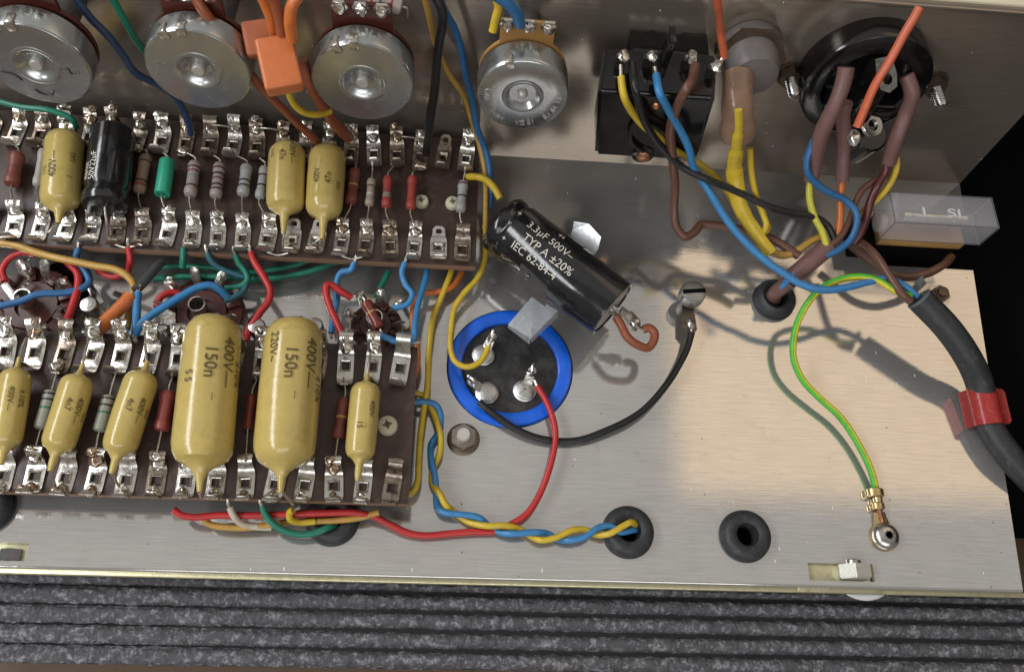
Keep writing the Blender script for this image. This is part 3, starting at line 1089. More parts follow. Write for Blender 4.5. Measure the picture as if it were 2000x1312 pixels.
yellow_cap('second yellow 4n7 capacitor on the lower board, left of a red resistor', (280, 728), (229, 886), z2 + .62, 74,
           [('400V\u2014', .21, .7, .3), ('4n7', .21, .8, -.35), ('10%', .16, .9, .85)], P(284, 672, z2 + .45), P(233, 950, z2 + .15), .4, .5)
resistor('brick red resistor left of the first tall yellow capacitor', (329, 763), (315, 842), z2 + .32, 31, 'dullred', [], T2u(5), T2l(5))
yellow_cap('left tall yellow 150n capacitor, nearer the orange sleeve', (418, 622), (393, 908), z2 + .95, 124,
           [('\u00b110%', .30, 1.25, .95), ('400V\u2014', .42, .72, .42), ('150n', .42, 1.0, -.18), ('S S', .26, 1.6, -.82), ('...', .3, 2.2, .12)],
           P(425, 612, z2 + .8), P(394, 972, z2 + .15), .12, .65)
yellow_cap('right tall yellow 150n capacitor, beside the red looped wire', (577, 628), (553, 908), z2 + .95, 124,
           [('\u00b110%', .30, 1.55, .95), ('400V\u2014', .42, .66, .45), ('150n', .42, .95, -.22), ('220V~', .30, .55, -.8), ('...', .3, 2.1, .15)],
           P(590, 620, z2 + .8), P(572, 985, z2 + .2), .12, .65)
resistor('dark red resistor lying in shade between the tall yellow capacitors', (492, 770), (484, 838), z2 + .26, 24, 'darkred', [(.5, 'b_brown')], T2u(8), T2l(8))
resistor('red and gold resistor in shade left of the smallest yellow capacitor', (673, 776), (660, 856), z2 + .28, 26, 'redbrown', [(.5, 'b_gold')], T2u(11), T2l(11))
yellow_cap('smallest yellow capacitor, at the right end of the lower board', (716, 748), (702, 896), z2 + .55, 62,
           [('400V', .2, .55, .35), ('15', .2, 1.1, -.35), ('...', .2, 1.15, .15)], P(724, 690, z2 + .35), P(699, 975, z2 + .15), .35, .55)

# cream plastic screws holding the boards
for lab, px, py, z in (('cream plastic screw beside the plain bright red resistor, half covered by it', 823, 396, Z1), ('cream plastic screw beside the lone grey resistor of the upper board', 884, 399, Z1),
                       ('cream plastic screw with a worn cross slot on the lower board', 757, 832, Z2)):
    p = P(px, py, z)
    t = thing('plastic_screw', lab, 'screw', V(p), 'cream plastic board screws')
    bm = bmesh.new()
    r = .26 if z == Z2 and py > 600 else .21
    lathe(bm, [(r, 0), (r * 1.02, .06), (r * .9, .13), (r * .5, .165), (r * .3, .165), (r * .28, .10), (0, .10)], Matrix.Translation(p), 28)
    obj('head', bm, M_CREAM, t)
    bm = bmesh.new()
    for k in (0, PI / 2):
        box(bm, Matrix.Translation(p + V((0, 0, .135))) @ Matrix.Rotation(.3 + k, 4, 'Z'), r * .95, r * .22, .075, .01)
    obj('cross_slot', bm, pm('slot_brown', (.16, .13, .08), .8), t)  # darker brown cross on the cream head

# ------------------------------------------------------------------ valve sockets between the boards
def socket(label, px, py, rpx, z, seed, pins, ring=True):
    p = P(px, py, z)
    r = cmpx(p, rpx)
    rnd = random.Random(seed)
    t = thing('valve_socket', label, 'valve socket', V((p.x, p.y, 0)), 'brown valve sockets between the boards')
    bm = bmesh.new()
    lathe(bm, [(r, 0), (r, z * .7), (r * .95, z), (r * .62, z + .02), (r * .58, z + .1), (r * .34, z + .1), (r * .34, z), (0, z)], Matrix.Translation((p.x, p.y, 0)), 36)
    for k in range(pins):
        a = 2 * PI * (k + .5) / pins
        box(bm, Matrix.Translation((p.x + r * .78 * math.cos(a), p.y + r * .78 * math.sin(a), z + .06)) @ Matrix.Rotation(a, 4, 'Z'), r * .34, r * .2, .16, .02)
    obj('base', bm, M_PHEN, t)
    if ring:
        bm = bmesh.new()
        lathe(bm, [(.18, z), (.19, z + .62), (.225, z + .62), (.225, z)], Matrix.Translation((p.x, p.y, 0)), 26)
        obj('centre_spigot', bm, M_TIN, t)
    for k in range(pins):
        a = 2 * PI * k / pins + seed
        q = V((p.x + r * .7 * math.cos(a), p.y + r * .7 * math.sin(a), z))
        d = V((math.cos(a), math.sin(a), 0))
        h = rnd.uniform(.5, .75)
        bm = bmesh.new()
        tube(bm, spline([q, q + V((0, 0, h * .5)) + d * .05, q + d * rnd.uniform(.2, .36) + V((rnd.uniform(-.05, .05), 0, h))], 5), [.1] * 4 + [.12] * 4 + [.13, .12, .07], 8, flat=.3)
        l = obj('pin', bm, M_TIN, t)
        if rnd.random() < .6:
            bm = bmesh.new()
            blob(bm, q + d * .24 + V((0, 0, h * .9)), .12, .12, .1, k + seed, .6)
            obj('solder', bm, M_SOLDER, l)
    return t


socket('valve socket at the left edge, crossed by red and blue wires', 62, 598, 86, .35, 3.3, 9)
socket('valve socket above the left tall yellow capacitor, with a bright round spigot', 395, 612, 80, .3, 1.1, 9)
socket('valve socket with a dark red resistor standing on it, left of the blue ringed capacitor', 734, 636, 52, .3, 2.2, 8)
resistor('glossy dark red resistor with a gold ring standing over the right valve socket', (713, 588), (742, 642), 1.15, 24, 'darkred', [(.42, 'b_gold')], P(697, 582, .9), P(752, 662, .8), zb=1.05)
bm = bmesh.new()
M = frame(P(328, 621, .95), (.3, -.6, 1), (1, .2, 0))
prism(bm, [(-.17, -.2), (.16, -.16), (.2, .1), (.02, .24), (-.2, .14)], .04, M, .01)
o = obj('metal_flag', bm, M_TIN, origin=P(328, 621, .9))
finish(o, 'small bright metal flag beside the blue bent wire, left of the middle socket', 'lug')

# ------------------------------------------------------------------ can capacitor with the blue ring
can = thing('can_capacitor', 'round can capacitor set in the chassis, blue ring round a black top', 'capacitor', V((0, 0, -.4)))
bm = bmesh.new()
lathe(bm, [(1.72, -.6), (1.74, .02), (1.70, .075), (1.62, .095), (1.40, .085), (1.345, .05), (1.335, -.08)], None, 72)
obj('ring', bm, M_BLUE, can)
bm = bmesh.new()
lathe(bm, [(1.34, -.06), (.55, -.045), (.5, -.03), (0, -.03)], None, 60)
obj('top_disc', bm, M_CANTOP, can)
for px, py, slots, ta in ((944, 692, 0, 62), (951, 766, 1, 155), (1025, 762, 2, 70)):
    p = P(px, py, .02)
    r = .30
    bm = bmesh.new()
    lathe(bm, [(0, -.06), (r * 1.05, -.06), (r * 1.08, -.02), (r * .98, .0), (r * .9, .01), (r * .9, .075), (r * .8, .095), (0, .10)], Matrix.Translation(p), 30)
    tm = obj('terminal', bm, pm('terminal_metal', (.62, .61, .60), .38, 1, 7, .15, .2), can)
    for k in range(slots):
        bm = bmesh.new()
        box(bm, Matrix.Translation(p + V((0, 0, .10))) @ Matrix.Rotation((-.8, .75)[k], 4, 'Z'), .42, .035, .012)
        obj('slot_mark', bm, M_STEEL, tm, smooth=False)
    a = math.radians(ta)
    d = V((math.cos(a), math.sin(a), 0))
    bm = bmesh.new()
    prism(bm, [(-.13, -.12), (.13, -.12), (.11, .36), (.05, .42), (-.05, .42), (-.11, .36)], .05,
          frame(p + d * .22 + V((0, 0, .13)), V((0, 0, 1)) - d * .6, V((d.y, -d.x, 0))), .012)
    lg = obj('solder_lug', bm, M_TIN, can)
    bm = bmesh.new()
    blob(bm, p + d * .42 + V((0, 0, .3)), .12, .11, .1, ta, .7)
    tube(bm, spline([p + d * .38 + V((.05, 0, .3)), p + d * .55 + V((-.02, .06, .42)), p + d * .62 + V((0, .05, .4))], 4), .045, 7)
    obj('solder', bm, M_SOLDER, lg)

# ------------------------------------------------------------------ the big black electrolytic in its saddle clip
ZC = 1.55
A, B = P(978, 434, ZC), P(1196, 604, ZC)
rC = cmpx((A + B) / 2, 122) / 2
L = (B - A).length
t = thing('electrolytic_capacitor', 'big glossy black electrolytic with silver lettering, held slanting above the blue ringed capacitor', 'capacitor', Matrix.Translation(((A + B) / 2).xy.to_3d() + V((0, 0, ZC - rC))))
M = frame(A, B - A, (1, 1, 0))
bm = bmesh.new()
lathe(bm, [(0, .03), (rC * .60, .02), (rC * .74, -.01), (rC * .93, .03), (rC, .12), (rC, .28), (rC * .95, .36), (rC * .935, .42), (rC * .96, .47), (rC, .54), (rC * 1.005, L * .6), (rC, L - .05), (rC * .985, L), (rC * .9, L + .015), (rC * .88, L - .03)], M, 64)
for v in bm.verts:
    v.co += V((0, 0, 1)) * .012 * noise.noise(v.co * 2.2)
obj('sleeve', bm, M_BLACK, t)
bm = bmesh.new()
lathe(bm, [(rC * .885, L - .04), (rC * .4, L - .03), (0, L - .03)], M, 48)
obj('end_disc', bm, M_PAPER, t)
wd, n = axis_frame(A, B)
print_on_cylinder([('+', .26, .42, .50), ('3.3\u00b5F 500V\u2013', .30, .86, .40), ('TYP A \u00b120%', .32, 1.00, -.02), ('IEC 62-84-4', .31, .86, -.42), ('+', .24, .52, -.42), ('V', .16, .42, .08), ('44', .2, 1.65, .85)],
                  A, wd, n, rC * 1.005, mat=M_WINK, parent=t)
# end terminal: rivet, lug and the brown bridging wire
e = B + wd * .0
bm = bmesh.new()
lathe(bm, [(0, L - .02), (.15, L - .02), (.14, L + .1), (.07, L + .12), (.06, L + .28), (0, L + .28)], M @ Matrix.Translation((.02, -.02, 0)), 20)
obj('rivet', bm, M_STEEL, t)
bm = bmesh.new()
lg = [P(1212, 606, ZC + .1), P(1232, 622, ZC - .1), P(1246, 640, ZC - .3)]
tube(bm, spline(lg, 5), [.14] * 4 + [.2] * 4 + [.22, .2, .15], 10, flat=.3)
l_ = obj('lug', bm, M_TIN, t)
bm = bmesh.new()
blob(bm, P(1240, 630, ZC - .1), .16, .12, .1, 4, .5)
obj('solder', bm, M_SOLDER, l_)
wire('jumper_wire', 'short rust brown sleeved loop bridging the end terminal of the big black electrolytic', 'rust',
     [(1203, 618, ZC + .15), (1214, 636, ZC + .12), (1225, 656, ZC), (1243, 672, ZC - .15), (1264, 680, ZC - .3), (1276, 668, ZC - .3), (1278, 650, ZC - .3), (1268, 641, ZC - .3), (1256, 643, ZC - .33)], .115, bare=[[(1258, 643, ZC - .33), (1249, 640, ZC - .26), (1240, 632, ZC - .08)], [(1203, 618, ZC + .15), (1198, 610, ZC + .12)]])
# saddle clip
clip = thing('saddle_clip', 'bright zinc saddle clip gripping the big black electrolytic', 'clip', V(((A + B) / 2).xy.to_3d()))
side = n.cross(wd)          # towards the upper right
mid = A + wd * (L * .52)
bm = bmesh.new()
half = .30
rows = []
for k in range(15):
    a = math.radians(68 + (292 - 68) * k / 14)
    d = n * math.cos(a) + side * math.sin(a)
    rows.append([bm.verts.new(mid + wd * (s * half) + d * (rC + .03)) for s in (-1, 1)])
for a, b in zip(rows, rows[1:]):
    bm.faces.new((a[0], a[1], b[1], b[0]))
bmesh.ops.solidify(bm, geom=list(bm.faces), thickness=.05)
obj('band', bm, M_DARKST, clip)
# upper-right ear
bm = bmesh.new()
pq = [(1121, 432, 1.7), (1150, 437, 1.75), (1174, 463, 1.8), (1168, 487, 1.6), (1150, 512, 1.2), (1108, 478, 1.2), (1118, 448, 1.6)]
vs = [bm.verts.new(P(*q)) for q in pq]
bm.faces.new(vs)
bmesh.ops.solidify(bm, geom=list(bm.faces), thickness=.07)
obj('ear', bm, M_ZINC, clip)
# dark ear with a hole, lower left
ear = [(1016, 517), (1030, 514), (1045, 527), (1070, 553), (1066, 596), (1052, 587), (1018, 563), (1013, 548)]
ez = ZC + .35
bm = bmesh.new()
hole = P(1030, 541, ez)
o_ = [P(x, y, ez) for x, y in ear]
cx = sum((q for q in o_), V()) / len(o_)
va = [bm.verts.new(q) for q in o_]
i_ = []
for q in o_:
    d = (q - hole).normalized()
    i_.append(bm.verts.new(hole + d * .11 + V((0, 0, .0))))
for k in range(len(o_)):
    bm.faces.new((va[k], va[(k + 1) % len(o_)], i_[(k + 1) % len(o_)], i_[k]))
bmesh.ops.solidify(bm, geom=list(bm.faces), thickness=.06)
for v in bm.verts:
    v.co.z -= .10 * ((v.co - hole).dot((wd + n * 0).normalized()))
obj('pierced_ear', bm, M_DARKST, clip)
# bent foot: bright flat face and its turned-down side
q4 = [P(1040, 578, 1.15), P(1089, 607, 1.15), P(1037, 661, .95), P(992, 634, .95)]
bm = bmesh.new()
tp = [bm.verts.new(q) for q in q4]
up1 = [bm.verts.new(q) for q in (q4[3] + V((.0, -.03, -.02)), q4[2] + V((.0, -.03, -.02)))]
lo = [bm.verts.new(q) for q in (P(992, 640, .65), P(1034, 672, .65))]
bm.faces.new((tp[0], tp[1], tp[2], tp[3]))
bm.faces.new((tp[3], tp[2], lo[1], lo[0]))
for v in up1:
    bm.verts.remove(v)
rs = [bm.verts.new(q) for q in (q4[1] + V((.05, -.02, -.35)), q4[2] + V((.05, .02, -.35)))]
bm.faces.new((tp[1], rs[0], rs[1], tp[2]))
bmesh.ops.solidify(bm, geom=list(bm.faces), thickness=.06)
obj('foot', bm, M_ZINC, clip, sharp=30)


# ------------------------------------------------------------------ chassis hardware
def grommet(label, c, r=.665, hole=.27, h=.34, group='black rubber grommets'):
    bm = bmesh.new()
    hr = hole
    lathe(bm, [(hr * .95, -.3), (hr, h * .55), (hr * 1.1, h * .82), (hr * 1.45, h * .98), (r * .72, h), (r * .9, h * .8), (r * .985, h * .52), (r * .96, h * .26), (r * .86, .1), (r * .9, .07), (r * 1.02, .05), (r * 1.03, .004)],
          Matrix.Translation((c.x, c.y, 0)), 44)
    o = obj('rubber_grommet', bm, M_RUBBER, origin=V((c.x, c.y, 0)))
    bm = bmesh.new()
    lathe(bm, [(0, -.28), (hr * .97, -.28)], Matrix.Translation((c.x, c.y, 0)), 24)  # black disc under the open hole; the dark inside is put into its colour
    obj('hole_dark', bm, M_MATTBLK, o)
    return finish(o, label, 'grommet', group)


grommet('black rubber grommet with the mauve sleeved bundle going into it', GROM['a'], .62, .3, .4)
grommet('black rubber grommet with the twisted yellow and blue pair going into it', GROM['b'])
grommet('empty black rubber grommet showing its open hole', GROM['c'])
grommet('black rubber grommet half hidden under the lower board, with a green wire over it', GROM['d'])
grommet('black rubber grommet at the left edge below the lower board', GROM['e'])


def hexnut(bm, M, af, h):
    poly = [(af / math.sqrt(3) * math.cos(PI / 6 + k * PI / 3), af / math.sqrt(3) * math.sin(PI / 6 + k * PI / 3)) for k in range(6)]
    prism(bm, poly, h, M @ Matrix.Translation((0, 0, h)), .03)


p = P(905, 858, 0)
t = thing('stud_nut', 'brown tarnished nut on a stud, below the blue ringed capacitor', 'nut', V(p))
bm = bmesh.new()
lathe(bm, [(.43, 0), (.44, .04), (.40, .07), (.2, .07)], Matrix.Translation(p), 36)
obj('washer', bm, M_OLDSTEEL, t)
bm = bmesh.new()
hexnut(bm, Matrix.Translation(p + V((0, 0, .06))), .62, .24)
obj('nut', bm, pm('nut_steel', (.34, .30, .25), .36, .9, 8, .25, .2, dirt=.5, dcol=(.08, .055, .035), dscale=4), t)
bm = bmesh.new()
lathe(bm, [(.185, .1), (.185, .50), (.15, .54), (0, .54)], Matrix.Translation(p), 24)
obj('stud', bm, pm('stud_steel', (.66, .63, .57), .42, .55, 6, .15, .1), t)

# slotted pillar screw with the earth lug below it
p = P(1356, 568, .92)
p.z = 0
t = thing('slotted_screw', 'shiny slotted screw standing above the black wire lug', 'screw', V(p))
bm = bmesh.new()
lathe(bm, [(.2, 0), (.2, .50), (.33, .50), (.365, .54), (.365, .82), (.345, .88), (.28, .91), (0, .92)], Matrix.Translation(p), 36)
obj('head', bm, pm('screw_steel', (.40, .39, .38), .34, .9, 6, .2, .15), t)
bm = bmesh.new()
box(bm, Matrix.Translation(p + V((0, 0, .915))) @ Matrix.Rotation(.12, 4, 'Z'), .66, .12, .04)
obj('slot', bm, M_MATTBLK, t)
t = thing('solder_lug', 'soldered lug under the slotted screw, where the black wire ends', 'lug', V(P(1347, 630, 0)))
bm = bmesh.new()
prism(bm, [(-.16, .55), (.16, .55), (.2, .1), (.22, -.2), (.1, -.36), (-.1, -.36), (-.22, -.2), (-.2, .1)], .06, Matrix.Translation(P(1346, 630, .38)), .015)
lg = obj('tongue', bm, M_OLDSTEEL, t)
bm = bmesh.new()
blob(bm, P(1349, 632, .46), .13, .19, .1, 2, .5)
obj('solder', bm, M_SOLDER, lg)

# tarnished bolt at the right edge
p = P(1832, 578, 0)
t = thing('hex_bolt', 'tarnished bolt near the right chassis corner, behind the mains cable', 'bolt', V(p))
bm = bmesh.new()
lathe(bm, [(.36, 0), (.36, .06), (.2, .06)], Matrix.Translation(p), 30)
obj('washer', bm, M_STEEL, t)
bm = bmesh.new()
hexnut(bm, Matrix.Translation(p + V((0, 0, .05))), .46, .2)
lathe(bm, [(.15, .2), (.15, .34), (0, .36)], Matrix.Translation(p), 20)
obj('nut', bm, M_OLDSTEEL, t)

# nut, bolt and washer in the front slot
p = V((P(1668, 1128, -.05).x, FY + .36, -.02))
t = thing('captive_nut', 'pale square-edged nut with bolt end in the front cut-out', 'nut', V((p.x, p.y, -.3)))
bm = bmesh.new()
hexnut(bm, frame(p + V((0, .18, .0)), (0, -1, 0), (1, 0, .3)), .78, .36)
obj('nut', bm, pm('pale_nut', (.70, .68, .60), .45, .6, 6, .2, .2, dirt=.4, dcol=(.3, .22, .1)), t)
bm = bmesh.new()
lathe(bm, [(.2, 0), (.2, .14), (.15, .17), (0, .17)], frame(p + V((0, .17, .02)), (0, 1, .1)), 20)
obj('bolt_end', bm, M_STEEL, t)
bm = bmesh.new()
lathe(bm, [(0, 0), (.98, 0), (1.0, .03), (.96, .07), (0, .08)], Matrix.Translation((P(1690, 1162, -.4).x, P(1690, 1171, -.4).y + .98, -.42)), 40)
obj('washer', bm, M_ZINC, t)
# passivated nut in the left slot
t = thing('captive_nut', 'green stained nut in the cut-out at the lower left corner', 'nut', V((P(20, 1100, -.2).x, FY + .3, -.3)))
bm = bmesh.new()
hexnut(bm, frame(V((P(20, 1100, -.2).x, FY + .42, -.22)), (0, -1, 0), (1, 0, 0)), .5, .3)
obj('nut', bm, M_DARKST, t)

# ring terminal and screw of the earth wire
p = P(1726, 1048, 0)
t = thing('earth_screw', 'steel screw with a star recess clamping the earth terminal', 'screw', V(p))
bm = bmesh.new()
lathe(bm, [(.36, .06), (.36, .14), (.30, .24), (.18, .295), (.0, .30)], Matrix.Translation(p), 32)
obj('head', bm, M_STEEL, t)
bm = bmesh.new()
for k in range(2):
    box(bm, Matrix.Translation(p + V((0, 0, .278))) @ Matrix.Rotation(.3 + k * PI / 4, 4, 'Z'), .20, .20, .06, .01)
obj('recess', bm, M_DARKST, t)
t = thing('ring_terminal', 'brass crimp ring terminal at the end of the green and yellow earth wire', 'terminal', V(P(1716, 985, 0)))
bm = bmesh.new()
lathe(bm, [(.15, .05), (.15, .02), (.38, .02), (.38, .07), (.15, .07)], Matrix.Translation(p), 30)
obj('ring', bm, M_BRASS, t)
bm = bmesh.new()
q0, q1, q2 = P(1711, 958, .16), P(1716, 990, .15), P(1722, 1026, .06)
tube(bm, spline([q0, q1], 6), .13, 12)
for q, r_, l_ in ((P(1709, 962, .17), .235, .24), (P(1715, 988, .16), .17, .2)):
    lathe(bm, [(r_ * .8, -l_ / 2), (r_, -l_ / 2 + .03), (r_, l_ / 2 - .03), (r_ * .8, l_ / 2)], frame(q, q1 - q0), 14, sy=.8)
tube(bm, spline([P(1717, 1000, .1), q2], 5), [.16, .17, .18, .2, .22, .22], 10, flat=.35)
obj('barrel', bm, M_BRASS, t)
bm = bmesh.new()
tube(bm, spline([P(1717, 994, .17), P(1720, 1008, .15), P(1723, 1020, .1)], 5), .075, 8)
obj('copper_strands', bm, M_COPPER, t)

# ------------------------------------------------------------------ black switch box on the rear wall
yF = W(1250, 250, 1.85)
fy = WY - 1.75
zb_, zt_ = Y(1157, 304, fy).z, Y(1290, 186, fy).z
xl, xr = Y(1162, 304, fy).x, Y(1362, 310, fy).x
xlt, xrt = Y(1166, 186, fy).x, Y(1400, 187, fy).x
t = thing('switch_box', 'glossy black switch box on the rear wall with four solder terminals', 'switch', V(((xl + xr) / 2, fy + .8, zb_)))
bm = bmesh.new()
yb_ = P(1285, 97, zt_).y
pts = [(xl, fy, zb_), (xr, fy, zb_), (xr + .1, yb_, zb_ + .1), (xl, yb_, zb_ + .1), (xlt, fy, zt_), (xrt, fy, zt_), (P(1402, 108, zt_).x, yb_, zt_), (P(1180, 96, zt_).x, yb_, zt_)]
v = [bm.verts.new(p) for p in pts]
fs = [bm.faces.new([v[i] for i in q]) for q in ((0, 1, 5, 4), (1, 2, 6, 5), (2, 3, 7, 6), (3, 0, 4, 7), (4, 5, 6, 7), (0, 3, 2, 1))]
bmesh.ops.bevel(bm, geom=list(bm.edges), offset=.09, segments=3, affect='EDGES', clamp_overlap=True)
obj('case', bm, M_BLACKP, t)
bm = bmesh.new()
box(bm, Matrix.Translation(((xl + xr) / 2 + .2, (yb_ + WY + .6) / 2, (zb_ + zt_) / 2)), (xr - xl) * .72, WY + .6 - yb_, (zt_ - zb_) * .8, .03)
obj('mounting_body', bm, M_BLACKP, t)
bm = bmesh.new()
lathe(bm, [(.30, 0), (.31, .08), (.26, .1), (0, .1)], frame(Y(1256, 300, fy) + V((0, .02, 0)), (0, -1, .1)), 24)
obj('rivet_boss', bm, M_BLACKP, t)
for q, r_ in ((Y(1256, 305, fy - .1), .19), (Y(1281, 206, fy), .13)):
    bm = bmesh.new()
    lathe(bm, [(r_, 0), (r_ * .95, .05), (r_ * .6, .09), (0, .1)], frame(q, (0, -1, .12)), 22)
    obj('copper_rivet', bm, M_COPPER, t)
bm = bmesh.new()
box(bm, Matrix.Translation(P(1306, 92, zt_ + .45)), .16, .5, .9, .03)
obj('toggle_fin', bm, M_BLACKP, t)
for px, py, s in ((1214, 118, 1), (1270, 118, 2), (1345, 122, 3), (1394, 138, 4)):
    p = P(px, py, zt_ + .12)
    bm = bmesh.new()
    tube(bm, spline([p + V((0, .2, -.15)), p + V((0, .05, .15)), p + V((0, -.22, .22))], 5), [.12, .13, .14, .14, .14, .14, .14, .14, .12, .10, .06], 10, flat=.45)
    l = obj('terminal', bm, M_TIN, t)
    bm = bmesh.new()
    blob(bm, p + V((.02, -.05, .22)), .13, .2, .10, s, .6)
    obj('solder', bm, M_SOLDER, l)

# ------------------------------------------------------------------ indicator lamp with its amber sleeve
c0 = W(1462, 92, .02)
t = thing('indicator_lamp', 'grey indicator lamp holder on the rear wall with an amber sleeve on its leads', 'lamp', frame(c0, WN, (1, 0, 0)))
bm = bmesh.new()
lathe(bm, [(.86, 0), (.88, .1), (.86, .26), (.74, .3), (.70, .42), (.68, .95), (.60, 1.15), (.38, 1.22), (0, 1.22)], frame(c0, WN), 40)
obj('holder', bm, M_GREYPLAS, t)
bm = bmesh.new()
lathe(bm, [(.64, .3), (.96, .3), (.97, .42), (.64, .44)], frame(c0, WN), 6)
obj('nut', bm, M_OLDSTEEL, t)
bm = bmesh.new()
tube(bm, spline([W(1442, 148, 1.15), W(1440, 190, 1.75), W(1440, 232, 2.1), W(1441, 272, 2.3)], 5), [.40] * 6 + [.42] * 5 + [.46, .48, .48, .45, .40], 16)
obj('amber_sleeve', bm, M_AMBERTUBE, t)

# ------------------------------------------------------------------ round black mains connector
cI = W(1684, 150, .3)
MI = frame(cI, WN, (1, 0, 0))
t = thing('mains_connector', 'round black mains connector on the rear wall with brown sleeved terminals', 'connector', MI)
bm = bmesh.new()
lathe(bm, [(1.72, -.35), (1.74, .3), (1.70, .42), (1.62, .46), (1.18, .46), (1.14, .40), (1.12, .1), (0, .1)], MI, 64)
obj('flange', bm, M_BLACKP, t)
bm = bmesh.new()
box(bm, MI @ Matrix.Translation((0, .15, .5)), .5, 1.75, 1.1, .08)
box(bm, MI @ Matrix.Translation((0, -.55, .4)), 1.9, .5, .8, .08)
obj('partition', bm, M_BLACKP, t)
bm = bmesh.new()
lathe(bm, [(.5, 0), (.5, 1.0), (.44, 1.06), (0, 1.06)], frame(W(1703, 262, 1.0), V((0, -.3, 1)) * 1, (1, 0, 0)) @ Matrix.Translation((0, 0, -1.1)), 30)
obj('post', bm, M_BLACKP, t)
bm = bmesh.new()
lathe(bm, [(.16, .0), (.16, .14), (.30, .14), (.31, .06), (.30, 0), (.16, 0)], frame(W(1699, 247, 1.25), (.2, -.4, 1), (1, .3, 0)), 26)
obj('eyelet', bm, M_STEEL, t)
# blade terminal with a hole
bm = bmesh.new()
Mb = frame(W(1733, 150, 1.35), (-.25, -.5, .8), (1, .12, .3))
o_ = [bm.verts.new(Mb @ V(p)) for p in ((-.22, .5, 0), (.18, .5, 0), (.24, 0, 0), (.2, -.3, 0), (0, -.42, 0), (-.2, -.3, 0), (-.26, 0, 0))]
i_ = [bm.verts.new(Mb @ V(p)) for p in ((-.08, .05, 0), (.08, .05, 0), (.12, -.06, 0), (.09, -.17, 0), (0, -.21, 0), (-.09, -.17, 0), (-.12, -.06, 0))]
for k in range(7):
    bm.faces.new((o_[k], o_[(k + 1) % 7], i_[(k + 1) % 7], i_[k]))
bmesh.ops.solidify(bm, geom=list(bm.faces), thickness=.06)
obj('blade_terminal', bm, M_STEEL, t)
for lab, q in (('tarnished screw end left of the round black mains connector', (1541, 142)), ('tarnished screw end right of the round black mains connector', (1822, 160))):
    s = thing('screw_end', lab, 'screw', W(q[0], q[1], 0))
    bm = bmesh.new()
    M = frame(W(q[0], q[1], 0), WN, (1, 0, 0))
    lathe(bm, [(.40, 0), (.40, .06), (.3, .06)], M, 26)
    hexnut(bm, M @ Matrix.Translation((0, 0, .06)), .56, .28)
    obj('nut', bm, M_OLDSTEEL, s)
    bm = bmesh.new()
    prof = [(.15, .3)]
    for k in range(7):
        prof += [(.17, .36 + k * .09), (.14, .40 + k * .09)]
    lathe(bm, prof + [(.12, 1.0), (0, 1.0)], M, 18)
    obj('threaded_end', bm, M_STEEL, s)

# ------------------------------------------------------------------ fuse holder
t = thing('fuse_holder', 'fuse holder with a clear plastic cover on an amber base, at the chassis corner', 'fuse holder', V((P(1810, 490, .3).x, P(1810, 490, .3).y, 0)))


def hull(bm, quad_top, quad_bot):
    a = [bm.verts.new(p) for p in quad_top]
    b = [bm.verts.new(p) for p in quad_bot]
    bm.faces.new(a)
    bm.faces.new(b[::-1])
    for k in range(4):
        bm.faces.new((a[k], b[k], b[(k + 1) % 4], a[(k + 1) % 4]))


x0, x1 = P(1742, 400, 2.2).x, P(1950, 440, 2.2).x
yt, yl = P(1850, 382, 2.2).y, P(1850, 440, 2.2).y
bm = bmesh.new()
box(bm, Matrix.Translation(((x0 + x1) / 2, (yt + yl) / 2, 1.72)), x1 - x0, yt - yl, .98, .05, 2)
obj('clear_cover', bm, M_CLEAR, t)
bm = bmesh.new()
box(bm, Matrix.Translation(((x0 + x1) / 2, (yt + yl) / 2, 1.72)), x1 - x0 + .015, yt - yl + .015, .995)
bmesh.ops.wireframe(bm, faces=list(bm.faces), thickness=.05, use_replace=True, use_even_offset=True, use_boundary=True)  # added whitish frame: bright edges of the clear box put into the colour
obj('bright_edge_frame', bm, M_CLEARWHITE, t)
bm = bmesh.new()
lathe(bm, [(.30, 0), (.30, .16), (.26, .18), (0, .18)], frame(V((x0 + .02, (yt + yl) / 2 - .1, 1.55)), (-1, 0, 0), (0, 1, 0)), 26)
obj('cover_knob', bm, M_CLEAR, t)
vs, fs = textmesh('1   SI', .42)
bm = bmesh.new()
nv = [bm.verts.new(V((x0 + .75 + v.x * 1.5, yl + .28 + v.y * .9, 2.213))) for v in vs]
for f in fs:
    bm.faces.new([nv[i] for i in f])
ex = bmesh.ops.extrude_face_region(bm, geom=list(bm.faces))
for q in [g for g in ex['geom'] if isinstance(g, bmesh.types.BMVert)]:
    q.co.z += .03
obj('moulded_marking', bm, M_CLEARWHITE, t)['kind'] = 'stuff'
bm = bmesh.new()
box(bm, Matrix.Translation((x0 + (x1 - x0) * .44, (yt + yl) / 2 - .02, 1.06)), (x1 - x0) * .84, (yt - yl) * .96, .3, .03)
obj('amber_base', bm, M_AMBER, t)
bm = bmesh.new()
box(bm, Matrix.Translation((x0 + (x1 - x0) * .36, (yt + yl) / 2 + .02, .45)), (x1 - x0) * 1.0, (yt - yl) * .92, .9, .04)
obj('black_base', bm, M_MATTBLK, t)
bm = bmesh.new()
lathe(bm, [(0, 0), (.22, 0), (.22, .4), (.19, .4), (.19, 1.5), (.22, 1.5), (.22, 1.9), (0, 1.9)], frame(V((x0 + .5, (yt + yl) / 2, 1.72)), (1, 0, 0), (0, 1, 0)), 20)
obj('fuse', bm, M_STEEL, t)
bm = bmesh.new()
prism(bm, [P(1697, 428, .5).xy, P(1745, 428, .5).xy, P(1758, 376, .5).xy, P(1722, 376, .5).xy], .5, Matrix.Translation((0, 0, .5)), .02)
finish(obj('white_plate', bm, M_WHITEP, origin=P(1720, 400, 0)), 'pale grey plate standing behind the left end of the fuse holder', 'plate')

